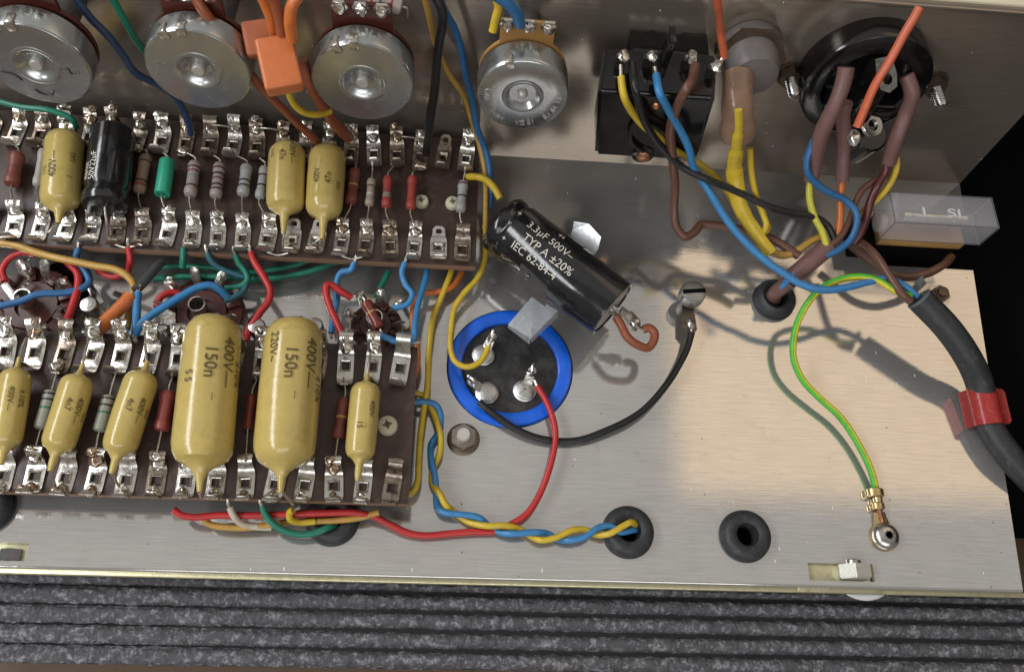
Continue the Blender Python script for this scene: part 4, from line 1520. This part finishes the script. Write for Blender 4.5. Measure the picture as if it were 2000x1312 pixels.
# ------------------------------------------------------------------ mains cable, its three cores, the red clip
cab = spline([P(1797, 585, 1.7), P(1850, 640, 1.5), P(1888, 694, 1.2), P(1912, 745, .75), P(1922, 790, .5), P(1936, 838, .42), P(1970, 888, .42), P(2006, 930, .3), P(2060, 985, .1), P(2150, 1080, 0)], 8)
bm = bmesh.new()
rc = .365
tube(bm, cab, rc, 20, cap=False)
o = obj('mains_cable', bm, M_RUBBER, origin=cab[0])
finish(o, 'thick black mains cable held by the red clip and leaving over the chassis edge', 'cable')
bm = bmesh.new()
d0 = (cab[1] - cab[0]).normalized()
lathe(bm, [(rc, 0), (rc * 1.02, -.05), (rc * .93, -.07), (rc * .82, -.04), (rc * .80, .12), (0, .14)], frame(cab[0], d0), 20)
obj('cut_end', bm, pm('cable_cut', (.12, .13, .14), .5), o)
bm = bmesh.new()
prism(bm, [(-.12, 0), (.13, 0), (.07, .26), (-.04, .34)], .05, frame(P(1793, 556, 1.9), (.2, -.3, 1), (.8, -.6, 0)), .01)
obj('torn_flap', bm, pm('cable_cut', (.12, .13, .14), .5), o)
wire('core_wire', 'brown core from the mains cable end rising to the fuse holder', 'brown',
     [(1778, 588, 1.75), (1760, 572, 1.85), (1737, 538, 1.9), (1712, 502, 1.8), (1688, 478, 1.6), (1672, 470, 1.4)], .115)
wire('core_wire', 'thin brown wire curving below the amber base of the fuse holder', 'brown',
     [(1655, 472, 1.0), (1690, 502, 1.0), (1725, 528, 1.0), (1768, 541, 1.0), (1810, 534, 1.0), (1838, 520, 1.0), (1858, 502, .8)], .125)
wire('core_wire', 'blue wire from the switch box sweeping low to the mains cable end', 'blue',
     [(1282, 148, zt_ + .2), ('y', 1287, 182, 2.0), ('y', 1304, 214, 2.05), ('y', 1327, 252, 2.1), ('y', 1345, 292, 2.3), (1357, 328, 3.3), (1380, 365, 2.9), (1410, 415, 2.6), (1450, 467, 2.3), (1500, 514, 2.1),
      (1528, 534, 2.0), (1562, 554, 1.95), (1612, 567, 1.9), (1660, 560, 1.85), (1700, 550, 1.8), (1735, 545, 1.75), (1770, 560, 1.7), (1792, 580, 1.62)], .105,
     bare=[[(1278, 130, zt_ + .25), (1282, 150, zt_ + .1)]])
o = wire('earth_wire', 'green and yellow striped earth wire curving down to the brass ring terminal', ['earthgreen', 'earthyellow'],
         [(1778, 578, 1.7), (1745, 566, 1.8), (1715, 548, 1.85), (1675, 541, 1.8), (1632, 548, 1.7), (1595, 570, 1.5), (1566, 610, 1.15), (1551, 655, .9), (1550, 700, .7), (1565, 738, .55), (1600, 776, .45),
          (1640, 815, .38), (1672, 860, .32), (1697, 908, .26), (1711, 958, .17)], .098, stripe={7, 8, 9, 10}, seg=12)
# P-clip
rp = V(P(1921, 795, .5))
axis = (P(1934, 835, .45) - P(1914, 750, .6)).normalized()
Mc = frame(rp, axis, (1, 0, 0))
t = thing('cable_clip', 'red vinyl cable clip over the mains cable at the right chassis edge', 'clip', Matrix.Translation(rp))
bm = bmesh.new()
rows = []
pth = [(-.42, -.38)]
for k in range(13):
    a = PI * (1.10 - 1.0 * k / 12)
    pth.append((.415 * math.cos(a), .415 * math.sin(a)))
pth += [(.43, .06), (.48, .0), (.55, -.03), (.70, -.03), (.76, -.03)]
ux = V((1, 0, 0)) - axis * axis.x
ux.normalize()
uz = V((0, 0, 1)) - axis * axis.z
uz = (uz - ux * uz.dot(ux)).normalized()
for i, (a, b) in enumerate(pth):
    hw = .52 if i < len(pth) - 2 else (.49 if i == len(pth) - 2 else .40)
    rows.append([bm.verts.new(rp + ux * a + uz * b + axis * (s * hw)) for s in (-1, -.5, 0, .5, 1)])
for a, b in zip(rows, rows[1:]):
    for k in range(4):
        bm.faces.new((a[k], a[k + 1], b[k + 1], b[k]))
bmesh.ops.solidify(bm, geom=list(bm.faces), thickness=.06)
obj('strap', bm, M_REDCLIP, t)

# ------------------------------------------------------------------ wiring, right side
wire('connector_wire', 'yellow wire from the first switch terminal passing under the thin black wire', 'yellow',
     [(1213, 150, zt_ + .2), ('y', 1220, 188, 1.9), ('y', 1238, 222, 1.9), ('y', 1260, 248, 1.92), ('y', 1282, 264, 1.95), ('y', 1305, 286, 2.0), (1335, 303, 3.1), (1370, 322, 2.8), (1400, 348, 2.6), (1420, 375, 2.4), (1442, 412, 2.2), (1470, 440, 2.0), (1494, 452, 1.9), (1500, 440, 1.9)], .10,
     bare=[[(1212, 128, zt_ + .25), (1213, 152, zt_ + .2)]])
wire('connector_wire', 'thin black wire from the switch box running right across the blue wire', 'black',
     [(1234, 125, zt_ + .2), ('y', 1241, 172, 1.95), ('y', 1252, 222, 2.05), ('y', 1268, 255, 2.1), ('y', 1292, 288, 2.2), (1332, 326, 3.3), (1375, 349, 3.2), (1412, 364, 3.0), (1450, 381, 2.8), (1500, 404, 2.6), (1550, 417, 2.4), (1592, 424, 2.3), (1618, 442, 2.1), (1630, 468, 1.9)], .10)
wire('connector_wire', 'black loop of wire lying against the front of the switch box', 'black',
     [('y', 1252, 232, 1.86), ('y', 1236, 245, 1.84), ('y', 1230, 262, 1.84), ('y', 1236, 282, 1.84), ('y', 1256, 296, 1.84)], .06)
wire('connector_wire', 'thick brown wire from the third switch terminal, hanging in a hooked loop', 'brown',
     [(1358, 128, zt_ + .3), (1355, 146, zt_ + .3), ('y', 1341, 170, 1.95), ('y', 1322, 206, 2.0), ('y', 1310, 250, 2.05), ('y', 1312, 300, 2.2), (1317, 353, 2.7), (1316, 412, 2.0), (1322, 448, 1.7), (1338, 463, 1.6), (1356, 454, 1.6), (1370, 439, 1.6), (1392, 440, 1.6), (1425, 444, 1.6), (1470, 452, 1.6), (1520, 474, 1.6), (1560, 500, 1.5)], .125)
wire('lead_wire', 'orange wire dropping from the top edge to the fourth switch terminal', 'salmon',
     [(1398, -30, 8.2), (1402, 10, 7.6), (1408, 62, zt_ + 1.1), (1415, 112, zt_ + .4)], .10, bare=[[(1415, 108, zt_ + .45), (1404, 128, zt_ + .3)]])
o = wire('lead_wire', 'orange wire cut loose, its bare tip hanging below the mains connector', 'salmon',
         [(1797, 14, 8.3), (1770, 58, 7.9), (1737, 122, 7.3), (1707, 172, 6.8), (1674, 248, 6.0)], .105)
bm = bmesh.new()
blob(bm, P(1668, 270, 5.8), .155, .22, .14, 3, .25, 3)
obj('solder_tip', bm, M_SOLDER, o)
wire('sleeve', 'left mauve brown sleeve on the mains connector, with a blue wire beside it', 'mauve',
     [(1653, 132, 5.6), (1645, 165, 5.3), (1630, 205, 4.9), (1608, 252, 4.3), (1598, 292, 3.7), (1592, 330, 3.1), (1583, 355, 2.8)], .21, group='mauve brown sleeves')
wire('sleeve', 'middle mauve brown sleeve on the mains connector, with an orange wire in it', 'mauve',
     [(1652, 200, 4.6), (1648, 240, 4.1), (1647, 300, 3.3), (1645, 352, 2.7)], .19, group='mauve brown sleeves')
wire('sleeve', 'right mauve brown sleeve on the mains connector, leading to the maroon wire', 'mauve',
     [(1770, 148, 5.2), (1782, 185, 4.9), (1768, 225, 4.4), (1752, 270, 3.9), (1736, 318, 3.2)], .20, group='mauve brown sleeves')
wire('sleeve', 'short mauve brown sleeve gathering the wires into the right grommet', 'mauve',
     [(1617, 482, 1.75), (1588, 507, 1.6), (1562, 529, 1.4), (1548, 541, 1.25)], .27, group='mauve brown sleeves')
wire('sleeve', 'mauve brown sleeve end standing in the right grommet', 'mauve',
     [(1545, 548, 1.15), (1530, 560, .9), (1514, 574, .5), (1510, 586, .0)], .22, group='mauve brown sleeves')
wire('connector_wire', 'blue wire looping from the left mauve sleeve into the lower sleeve', 'bluedark',
     [(1590, 272, 3.9), (1577, 308, 3.5), (1577, 335, 3.2), (1592, 357, 2.9), (1620, 376, 2.7), (1652, 392, 2.5), (1672, 415, 2.4), (1673, 440, 2.3), (1662, 467, 2.1), (1640, 487, 1.95), (1612, 500, 1.8)], .10)
wire('connector_wire', 'pale yellow wire from the left mauve sleeve down into the bundle', 'lime',
     [(1582, 352, 2.8), (1581, 385, 2.6), (1591, 423, 2.3), (1606, 453, 2.1), (1614, 480, 1.9)], .098)
wire('connector_wire', 'orange wire dropping from the middle mauve sleeve', 'orange',
     [(1645, 345, 2.7), (1643, 385, 2.4), (1641, 428, 2.1), (1634, 465, 1.9), (1620, 488, 1.8)], .10)
wire('connector_wire', 'brown wire curving behind the blue loop into the lower sleeve', 'brown',
     [(1712, 350, 2.6), (1684, 372, 2.4), (1668, 405, 2.2), (1655, 440, 2.1), (1638, 466, 2.0), (1610, 486, 1.85)], .095)
wire('connector_wire', 'dark maroon wire from the right mauve sleeve to the fuse holder', 'maroon',
     [(1735, 315, 3.2), (1730, 336, 3.0), (1712, 366, 2.6), (1698, 398, 2.3), (1690, 428, 2.0), (1680, 458, 1.7), (1668, 474, 1.5)], .115)
wire('connector_wire', 'yellow wire beside the maroon wire, below the right mauve sleeve', 'yellow',
     [(1751, 308, 3.2), (1750, 330, 3.0), (1737, 361, 2.6), (1715, 388, 2.3), (1692, 408, 2.0), (1680, 424, 1.8)], .095)
wire('sleeve', 'wide yellow sleeve hanging from the indicator lamp, its end cut open', 'yellow',
     [(1442, 215, 5.2), (1441, 262, 4.5), (1439, 295, 3.9), (1434, 340, 3.1), (1442, 388, 2.6), (1460, 430, 2.2), (1485, 466, 1.9), (1506, 494, 1.7)], [.10] * 7 + [.14] * 7 + [.2] * 6 + [.24] * 7 + [.22] * 7 + [.2] * 7 + [.18] * 7 + [.18] * 2, flat=.8)
wire('connector_wire', 'slim yellow wire bent like a hairpin beside the wide yellow sleeve', 'yellow',
     [(1464, 290, 3.6), (1468, 340, 3.0), (1478, 385, 2.5), (1492, 420, 2.2), (1497, 440, 2.1), (1488, 454, 2.0), (1472, 446, 2.0)], .095)
wire('connector_wire', 'dull yellow wire from the cut sleeve running right to the bundle', 'ochre',
     [(1505, 490, 1.6), (1530, 499, 1.5), (1556, 490, 1.5), (1584, 472, 1.6), (1606, 462, 1.7)], .11)
wire('connector_wire', 'short blue stub entering the sleeve in the right grommet', 'blue', [(1552, 534, 1.45), (1538, 548, 1.3), (1528, 560, 1.0)], .10)

# ------------------------------------------------------------------ wiring round the can capacitor
wire('hookup_wire', 'red wire from the can capacitor curving down under the lower board', 'red',
     [(1049, 754, .3), (1066, 782, .34), (1080, 818, .36), (1084, 855, .36), (1076, 905, .34), (1056, 962, .3), (1030, 1002, .28), (1000, 1022, .24), (968, 1036, .2), (925, 1038, .2), (880, 1042, .2), (830, 1046, .2), (795, 1040, .22),
      (765, 1025, .3), (735, 1010, .45), (700, 1002, .6), (640, 1002, .66), (560, 1004, .68), (480, 1006, .68), (420, 1006, .7), (380, 1009, .74), (352, 1004, .8), (338, 994, .86)], .09,
     bare=[[(1050, 756, .3), (1044, 742, .32)]])
wire('hookup_wire', 'black wire from the can capacitor swinging across to the soldered lug', 'black',
     [(936, 784, .32), (955, 802, .3), (1000, 834, .22), (1050, 856, .18), (1095, 862, .16), (1145, 856, .2), (1205, 832, .26), (1262, 796, .32), (1308, 742, .36), (1338, 690, .4), (1351, 650, .44)], .098,
     bare=[[(1351, 654, .44), (1350, 634, .46)]])
wire('hookup_wire', 'yellow wire looping from the board edge to the can capacitor', 'yellow',
     [(947, 440, .95), (948, 480, .8), (944, 516, .7), (932, 545, .6), (906, 572, .55), (888, 600, .5), (881, 640, .5), (880, 680, .5), (889, 706, .48), (912, 717, .46), (935, 709, .46), (949, 690, .46), (954, 676, .48)], .085,
     bare=[[(953, 680, .48), (960, 664, .5), (966, 652, .52)]])
wire('hookup_wire', 'thick yellow wire end between the upper board and the big black electrolytic', 'yellow',
     [(912, 346, 1.35), (928, 346, 1.5), (946, 351, 1.6), (962, 365, 1.65), (977, 388, 1.6)], .105)
blue_pts = [(800, 786, .55), (832, 785, .5), (852, 793, .45), (861, 816, .32), (856, 846, .22), (843, 868, .24), (842, 895, .36), (849, 931, .36), (851, 958, .25), (853, 984, .24), (864, 999, .34), (900, 1005, .4), (934, 1011, .34), (955, 1027, .2), (972, 1038, .22),
            (1000, 1043, .38), (1048, 1040, .36), (1070, 1042, .22), (1090, 1052, .2), (1112, 1054, .36), (1142, 1048, .42), (1170, 1030, .42), (1194, 1028, .36), (1212, 1038, .36), (1238, 1034, .2), (1243, 1036, -.25)]
wire('hookup_wire', 'blue wire of the twisted pair running to the grommet', 'blue', blue_pts, .085, group='twisted pair')
yel_pts = [(806, 766, .45), (832, 776, .4), (846, 800, .36), (855, 828, .36), (861, 856, .38), (858, 888, .32), (846, 915, .2), (844, 938, .22), (860, 964, .38), (870, 984, .38), (886, 998, .22), (915, 1020, .24), (950, 1027, .4), (988, 1026, .4), (1015, 1032, .26), (1036, 1046, .22),
           (1058, 1054, .38), (1087, 1049, .42), (1117, 1035, .38), (1142, 1034, .26), (1165, 1043, .28), (1190, 1041, .46), (1216, 1027, .52), (1231, 1020, .5), (1240, 1024, .2), (1241, 1030, -.25)]
wire('hookup_wire', 'yellow wire of the twisted pair running to the grommet', 'yellow', yel_pts, .085, group='twisted pair')
wire('hookup_wire', 'long yellow wire along the right end of the lower board', 'yellow',
     [(886, 510, .5), (880, 536, .5), (864, 578, .5), (847, 616, .5), (841, 656, .5), (837, 706, .5), (834, 756, .48), (826, 806, .46), (820, 856, .46), (817, 906, .46), (815, 938, .46), (807, 958, .5), (790, 970, .55)], .085)

# ------------------------------------------------------------------ wiring between and behind the boards
zW = 4.2
wire('hookup_wire', 'long yellow wire coming down the rear wall left of the small potentiometer', 'ochre',
     [(825, -20, 6.6), (836, 20, 6.0), (848, 76, 5.0), (874, 140, 4.0), (905, 188, 3.2), (922, 238, 2.4), (936, 284, 1.8), (946, 330, 1.4), (949, 380, 1.15), (948, 445, .95)], .08)
wire('hookup_wire', 'long blue wire coming down the rear wall left of the small potentiometer', 'bluedark',
     [(852, -20, 6.8), (868, 20, 6.2), (892, 68, 5.2), (910, 140, 4.2), (925, 212, 3.0), (931, 252, 2.4), (946, 290, 1.8), (955, 322, 1.5), (958, 360, 1.2), (956, 410, .9)], .095)
wire('hookup_wire', 'black wire hanging straight down right of the third potentiometer', 'black',
     [(842, -20, 7.0), (862, 18, 6.6), (864, 50, 6.1), (857, 84, 5.6), (850, 150, 4.6), (843, 212, 3.6), (838, 262, 2.8), (832, 300, 2.0)], .115)
wire('hookup_wire', 'green wire cut off beside the left side of the second potentiometer', 'green', [(214, -10, 6.0), (240, 34, 5.4), (262, 72, 4.8), (290, 110, 4.0), (315, 150, 3.2)], .09)
wire('hookup_wire', 'navy blue wire between the first and second potentiometers', 'navy', [(140, -15, 6.3), (175, 34, 5.7), (212, 72, 5.2), (240, 108, 4.7), (264, 142, 4.2), (310, 166, 3.6), (345, 195, 2.9), (365, 232, 2.2), (372, 262, 1.6)], .10)
wire('hookup_wire', 'dark green wire along the top edge of the upper board at the far left', 'green', [(-10, 196, 2.0), (40, 208, 2.0), (100, 216, 2.0), (140, 232, 1.8), (150, 250, 1.5)], .085)
wire('sleeve', 'rust brown sleeve running from the tan resistor to the upper board', 'redbrown',
     [(489, 143, 5.4), (508, 168, 4.9), (530, 192, 4.3), (580, 240, 3.0), (606, 264, 2.2), (622, 282, 1.7)], .11)
wire('sleeve', 'wide rust brown sleeve leading from the orange block to the upper board', 'redbrown',
     [(592, 118, 5.6), (604, 162, 5.0), (630, 207, 4.0), (660, 246, 2.8), (680, 268, 1.9)], [.12] * 7 + [.14] * 7 + [.15] * 7 + [.16] * 8)
wire('hookup_wire', 'yellow wire bowing below the orange block capacitor', 'yellow', [(561, 172, 5.3), (566, 190, 4.9), (578, 209, 4.5), (596, 221, 4.2), (618, 224, 4.0), (645, 218, 3.8)], .085)
wire('sleeve', 'orange brown sleeve coming down from the top edge to the tan resistor', 'rust', [(376, -14, 7.2), (392, 12, 7.0), (410, 40, 6.7), (428, 72, 6.3), (440, 92, 6.0)], .13)
resistor('orange tan resistor hanging in the sleeved lead between the second potentiometer and the orange block', (443, 92), (486, 140), 6.0, 30, 'orangetan', [(.2, 'b_red'), (.45, 'b_yellow'), (.78, 'b_brown')],
         P(438, 88, 6.1), P(491, 146, 5.4), zb=5.5)
wire('sleeve', 'orange sleeve dropping behind the top of the orange block', 'orange', [(508, -12, 7.6), (520, 14, 7.3), (530, 40, 7.0), (536, 66, 6.6)], .115)
wire('sleeve', 'orange brown sleeve second from the right above the orange block', 'rust', [(530, -12, 7.9), (541, 20, 7.5), (547, 44, 7.2), (550, 66, 6.9)], .125)
wire('sleeve', 'bright orange sleeve entering the right shoulder of the orange block', 'orange', [(586, -12, 8.0), (572, 12, 7.8), (568, 40, 7.5), (571, 78, 7.0)], .135)


def blockcap(label, px, py, z, rot, tilt, sx, sy, sz, mat):
    p = P(px, py, z)
    M = Matrix.Translation(p) @ Matrix.Rotation(rot, 4, 'Z') @ Matrix.Rotation(tilt, 4, 'X')
    bm = bmesh.new()
    box(bm, M, sx, sy, sz, .085, 4)
    for v in bm.verts:
        v.co += V((noise.noise(v.co * 2), noise.noise(v.co * 2 + V((5, 0, 0))), 0)) * .02
    o = obj('block_capacitor', bm, mat, origin=p - V((0, 0, sz / 2)))
    return finish(o, label, 'capacitor')


blockcap('bright orange block capacitor hanging in front of the potentiometers', 546, 128, 6.5, .30, .30, .86, 1.22, .5, M_ORANGE)
blockcap('duller orange block capacitor half hidden behind the bright one', 512, 76, 6.2, .25, .5, .82, .8, .4, pm('orange_resin_dull', (.42, .12, .05), .45, 0, 5, .14, .1))
# resistor across the third potentiometer's lugs
resistor('pale mauve resistor with red bands above the third potentiometer', P(702, -12, 7.2), P(786, 14, 7.0), 0, 34, 'pinkgrey', [(.3, 'b_red'), (.5, 'b_violet'), (.75, 'b_red')], P(690, 20, 6.8), P(796, 34, 6.7), shape='plain')
wire('hookup_wire', 'yellow wire soldered to the small potentiometer', 'yellow', [(966, -10, 7.6), (974, 14, 7.3), (968, 38, 7.0), (962, 62, 6.7)], .10)
wire('hookup_wire', 'thick blue wire soldered to the small potentiometer', 'bluedark', [(950, -20, 7.8), (985, 0, 7.6), (1008, 22, 7.3), (1016, 48, 6.9)], .14)

ZB = .45
wire('hookup_wire', 'ochre wire crossing below the upper board at the left, bending down by the orange sleeve', 'ochre',
     [(-12, 474, 1.15), (30, 480, 1.2), (75, 494, 1.2), (125, 508, 1.2), (180, 518, 1.2), (225, 526, 1.2), (250, 541, 1.15), (262, 560, 1.05), (259, 580, .95), (252, 615, .9), (247, 642, 1.0)], .10)
wire('hookup_wire', 'short red wire under the fifth tag of the upper board, left part', 'red', [(251, 482, 1.2), (254, 503, 1.05), (250, 528, .8), (244, 540, .7)], .085)
wire('hookup_wire', 'dark red loop at the left edge between the boards', 'red', [(68, 497, .9), (42, 494, .85), (18, 506, .8), (5, 526, .75), (9, 550, .8)], .085)
wire('hookup_wire', 'red wire dropping to the lower board near the left edge', 'red', [(132, 512, .95), (150, 533, .95), (151, 565, .95), (141, 598, 1.0), (129, 630, 1.1)], .10)
wire('hookup_wire', 'dark red arc under the ochre wire', 'red', [(190, 528, .7), (205, 537, .65), (224, 541, .65), (246, 533, .7)], .085)
wire('hookup_wire', 'slate blue wire from the left edge to the valve socket', 'bluedark', [(-12, 600, 1.1), (37, 588, 1.1), (76, 574, 1.1), (122, 573, 1.0), (155, 566, .95), (173, 552, .9), (168, 532, .9), (150, 505, 1.0), (152, 484, 1.15)], .095)
wire('sleeve', 'dark grey sleeve slanting down from the upper board to the orange sleeve', 'grey', [(316, 512, .8), (300, 527, .95), (282, 547, 1.1), (264, 567, 1.2)], .125)
wire('sleeve', 'stout orange sleeve slanting down to the lower board', 'orange', [(256, 577, 1.25), (238, 597, 1.25), (215, 620, 1.25), (189, 648, 1.3)], .185)
wire('hookup_wire', 'light blue wire standing beside the stout orange sleeve', 'blue', [(270, 572, 1.2), (268, 600, 1.25), (266, 630, 1.3), (265, 656, 1.3)], .105)
wire('hookup_wire', 'blue wire bending over the middle valve socket', 'blue', [(266, 648, 1.3), (275, 632, 1.35), (300, 611, 1.35), (350, 580, 1.3), (387, 561, 1.25), (412, 557, 1.2), (434, 568, 1.05), (444, 580, .9)], .105)
wire('hookup_wire', 'short green wire under the upper board, above the green harness', 'green', [(359, 483, 1.2), (357, 503, 1.05), (356, 522, .85)], .09)
wire('hookup_wire', 'long dark green wire running along below the upper board', 'green', [(300, 546, .5), (340, 541, .5), (400, 540, .5), (460, 542, .5), (510, 545, .5), (555, 541, .5), (600, 531, .52), (640, 518, .55), (690, 500, .55), (740, 470, .55)], .085)
wire('hookup_wire', 'second long dark green wire under the edge of the upper board', 'green', [(290, 524, .45), (340, 520, .45), (420, 524, .45), (480, 532, .45), (540, 526, .45), (600, 510, .45), (650, 480, .45)], .075)
wire('hookup_wire', 'teal wire from a tag running right beneath the upper board edge', 'teal', [(405, 494, 1.15), (410, 506, 1.05), (424, 520, .9), (448, 531, .8), (478, 541, .7)], .085)
wire('hookup_wire', 'green wire curling back to the middle valve socket', 'green', [(459, 496, 1.15), (466, 512, 1.0), (479, 529, .9), (483, 545, .85), (471, 557, .8), (440, 563, .75)], .085)
wire('hookup_wire', 'teal blue wire reaching the top of the middle valve socket', 'teal', [(481, 556, .8), (474, 568, .82), (458, 579, .86), (438, 587, .9)], .085)
wire('hookup_wire', 'bright red wire between the two tall yellow capacitors, kinked below the upper board', 'red', [(490, 494, 1.2), (497, 510, 1.2), (515, 540, 1.15), (528, 568, 1.1), (524, 590, 1.1), (510, 608, 1.1), (497, 628, 1.1), (484, 645, 1.05), (480, 668, 1.1)], .10)
wire('hookup_wire', 'short dark red arc left of the middle valve socket', 'red', [(306, 600, .9), (311, 584, .9), (324, 574, .9), (340, 571, .85), (352, 575, .8)], .095)
wire('hookup_wire', 'blue wire bent in a step left of the right valve socket', 'blue', [(692, 512, 1.15), (685, 527, 1.05), (668, 531, 1.0), (659, 545, .95), (657, 590, .85), (651, 618, .85), (647, 650, .95)], .085)
wire('hookup_wire', 'red wire folded sharply left of the right valve socket', 'red', [(686, 581, .95), (664, 567, 1.15), (648, 556, 1.25), (639, 557, 1.3), (637, 568, 1.3), (646, 603, 1.3), (658, 630, 1.3), (671, 658, 1.3)], .10)
wire('hookup_wire', 'short green wire above the right valve socket', 'green', [(758, 532, .6), (746, 558, .7), (736, 580, .85)], .085)
wire('hookup_wire', 'blue wire curving into the right side of the right valve socket', 'blue', [(791, 512, 1.2), (785, 532, 1.1), (793, 556, 1.0), (805, 573, .95), (797, 592, .9), (776, 600, .85), (768, 598, .85)], .085)
wire('hookup_wire', 'long blue wire from below the upper board to the end of the lower board', 'blue', [(833, 520, .6), (832, 535, .7), (825, 565, .85), (817, 598, 1.0), (811, 640, 1.15), (808, 664, 1.2), (798, 671, 1.25)], .09)
wire('hookup_wire', 'blue wire lying across the top right tags of the lower board', 'blue', [(732, 652, 1.3), (752, 658, 1.35), (776, 667, 1.3), (804, 670, 1.25)], .09)
wire('hookup_wire', 'orange wire passing behind the long blue wire to the lower board end', 'orange', [(902, 532, .35), (888, 556, .4), (872, 566, .45), (848, 571, .5), (826, 573, .55), (811, 592, .6), (806, 630, .6), (813, 668, .6), (815, 706, .6), (806, 740, .6)], .088)
wire('hookup_wire', 'white wire poking out below the lower board', 'white', [(449, 990, .98), (456, 1006, .9), (468, 1020, .7), (490, 1028, .5), (530, 1030, .4)], .085)
wire('hookup_wire', 'green wire hanging below the lower board into the half hidden grommet', 'green', [(512, 988, 1.0), (522, 1010, .9), (545, 1031, .7), (580, 1043, .52), (612, 1041, .46), (640, 1031, .42), (654, 1024, .2)], .088)
wire('hookup_wire', 'ochre wire lying under the front edge of the lower board', 'ochre', [(396, 1004, .75), (400, 1016, .6), (412, 1024, .5), (445, 1029, .45), (500, 1028, .45), (550, 1021, .46), (600, 1019, .46), (655, 1016, .46), (705, 1010, .5), (740, 1000, .55)], .085)
wire('hookup_wire', 'short yellow wire hooked on a tag below the right tall yellow capacitor', 'yellow', [(573, 996, 1.05), (566, 1000, .95), (567, 1013, .8), (585, 1020, .6), (615, 1018, .5)], .085)

# bare jumper wires along the tags
for lab, a, b in (('bare tinned jumper between two upper row tags left of the 47n capacitors', T1(9, True), T1(10, True)), ('bare tinned jumper between the second and third tags right of the black electrolytic', T1(7, True), T1(8, True)),
                  ('bare tinned jumper near the black hanging wire, joining two upper row tags', T1(15, True), T1(16, True))):
    bm = bmesh.new()
    tube(bm, spline([a + V((.1, .42, .42)), a.lerp(b, .5) + V((0, .40, .44)), b + V((-.1, .40, .40))], 6), .022, 6)
    finish(obj('jumper', bm, M_LEAD, origin=a), lab, 'jumper', 'bare jumpers')
for lab, a, b in (('bare tinned jumper along the front of the upper board, left of the kinked red wire', T1(4, False), T1(5, False)), ('bare tinned jumper along the front of the upper board, right of the kinked red wire', T1(10, False), T1(11, False)),
                  ('bare tinned jumper along the front of the upper board, left of the stepped blue wire', T1(13, False), T1(14, False))):
    bm = bmesh.new()
    tube(bm, spline([a + V((.05, -.42, .10)), a.lerp(b, .5) + V((0, -.47, .06)), b + V((-.05, -.42, .12))], 6), .026, 6)
    finish(obj('jumper', bm, M_LEAD, origin=a), lab, 'jumper', 'bare jumpers')

# metal spacers and odd metal under the lower board's upper edge
for lab, px, py, z in (('bright round-topped metal spacer right of the left tall yellow capacitor', 500, 636, 1.15), ('small round-topped metal spacer right of the right tall yellow capacitor', 613, 634, 1.0),
                       ('dull metal spacer behind the dark red wire at the left, above the lower board', 172, 594, 1.1)):
    p = P(px, py, z)
    bm = bmesh.new()
    lathe(bm, [(.24, 0), (.24, z - .06), (.2, z), (.1, z + .02), (0, z + .02)], Matrix.Translation((p.x, p.y, 0)), 24)
    finish(obj('metal_spacer', bm, M_STEEL, origin=V((p.x, p.y, 0))), lab, 'spacer', 'metal spacers under the lower board')
p = P(122, 556, .05)  # flat black ring and disc added; the dark of a hole put into colour
bm = bmesh.new()
lathe(bm, [(.3, .02), (.34, .1), (.55, .12), (.72, .09), (.78, .01)], Matrix.Translation((p.x, p.y, 0)), 36)
lathe(bm, [(0, .012), (.35, .012)], Matrix.Translation((p.x, p.y, 0)), 24)
finish(obj('rubber_grommet', bm, M_MATTBLK, origin=V((p.x, p.y, 0))), 'dark hole made as a flat black disc on the floor between the boards, behind the ochre wire', 'grommet')
p = P(58, 545, .7)
bm = bmesh.new()
hp = [p + V((.11 * math.cos(a * .9) - a * .012, a * .055 - .4, .11 * math.sin(a * .9))) for a in range(26)]
tube(bm, spline(hp, 3), .035, 6)
finish(obj('coiled_lead', bm, M_TIN, origin=p), 'coiled bare lead at the left, above the valve socket pins', 'bare wire')
for lab, a, b in (('flat dull metal strap slanting at the left edge between the boards', (4, 552, .9), (36, 588, .7)), ('pale soldered strip beside the green stub left of the orange sleeve', (176, 560, .5), (196, 592, .6))):
    A, B = P(*a), P(*b)
    bm = bmesh.new()
    box(bm, frame((A + B) / 2, (0, 0, 1), B - A), (B - A).length, .2, .06, .015)
    finish(obj('metal_strap', bm, M_STEEL, origin=A), lab, 'strap')
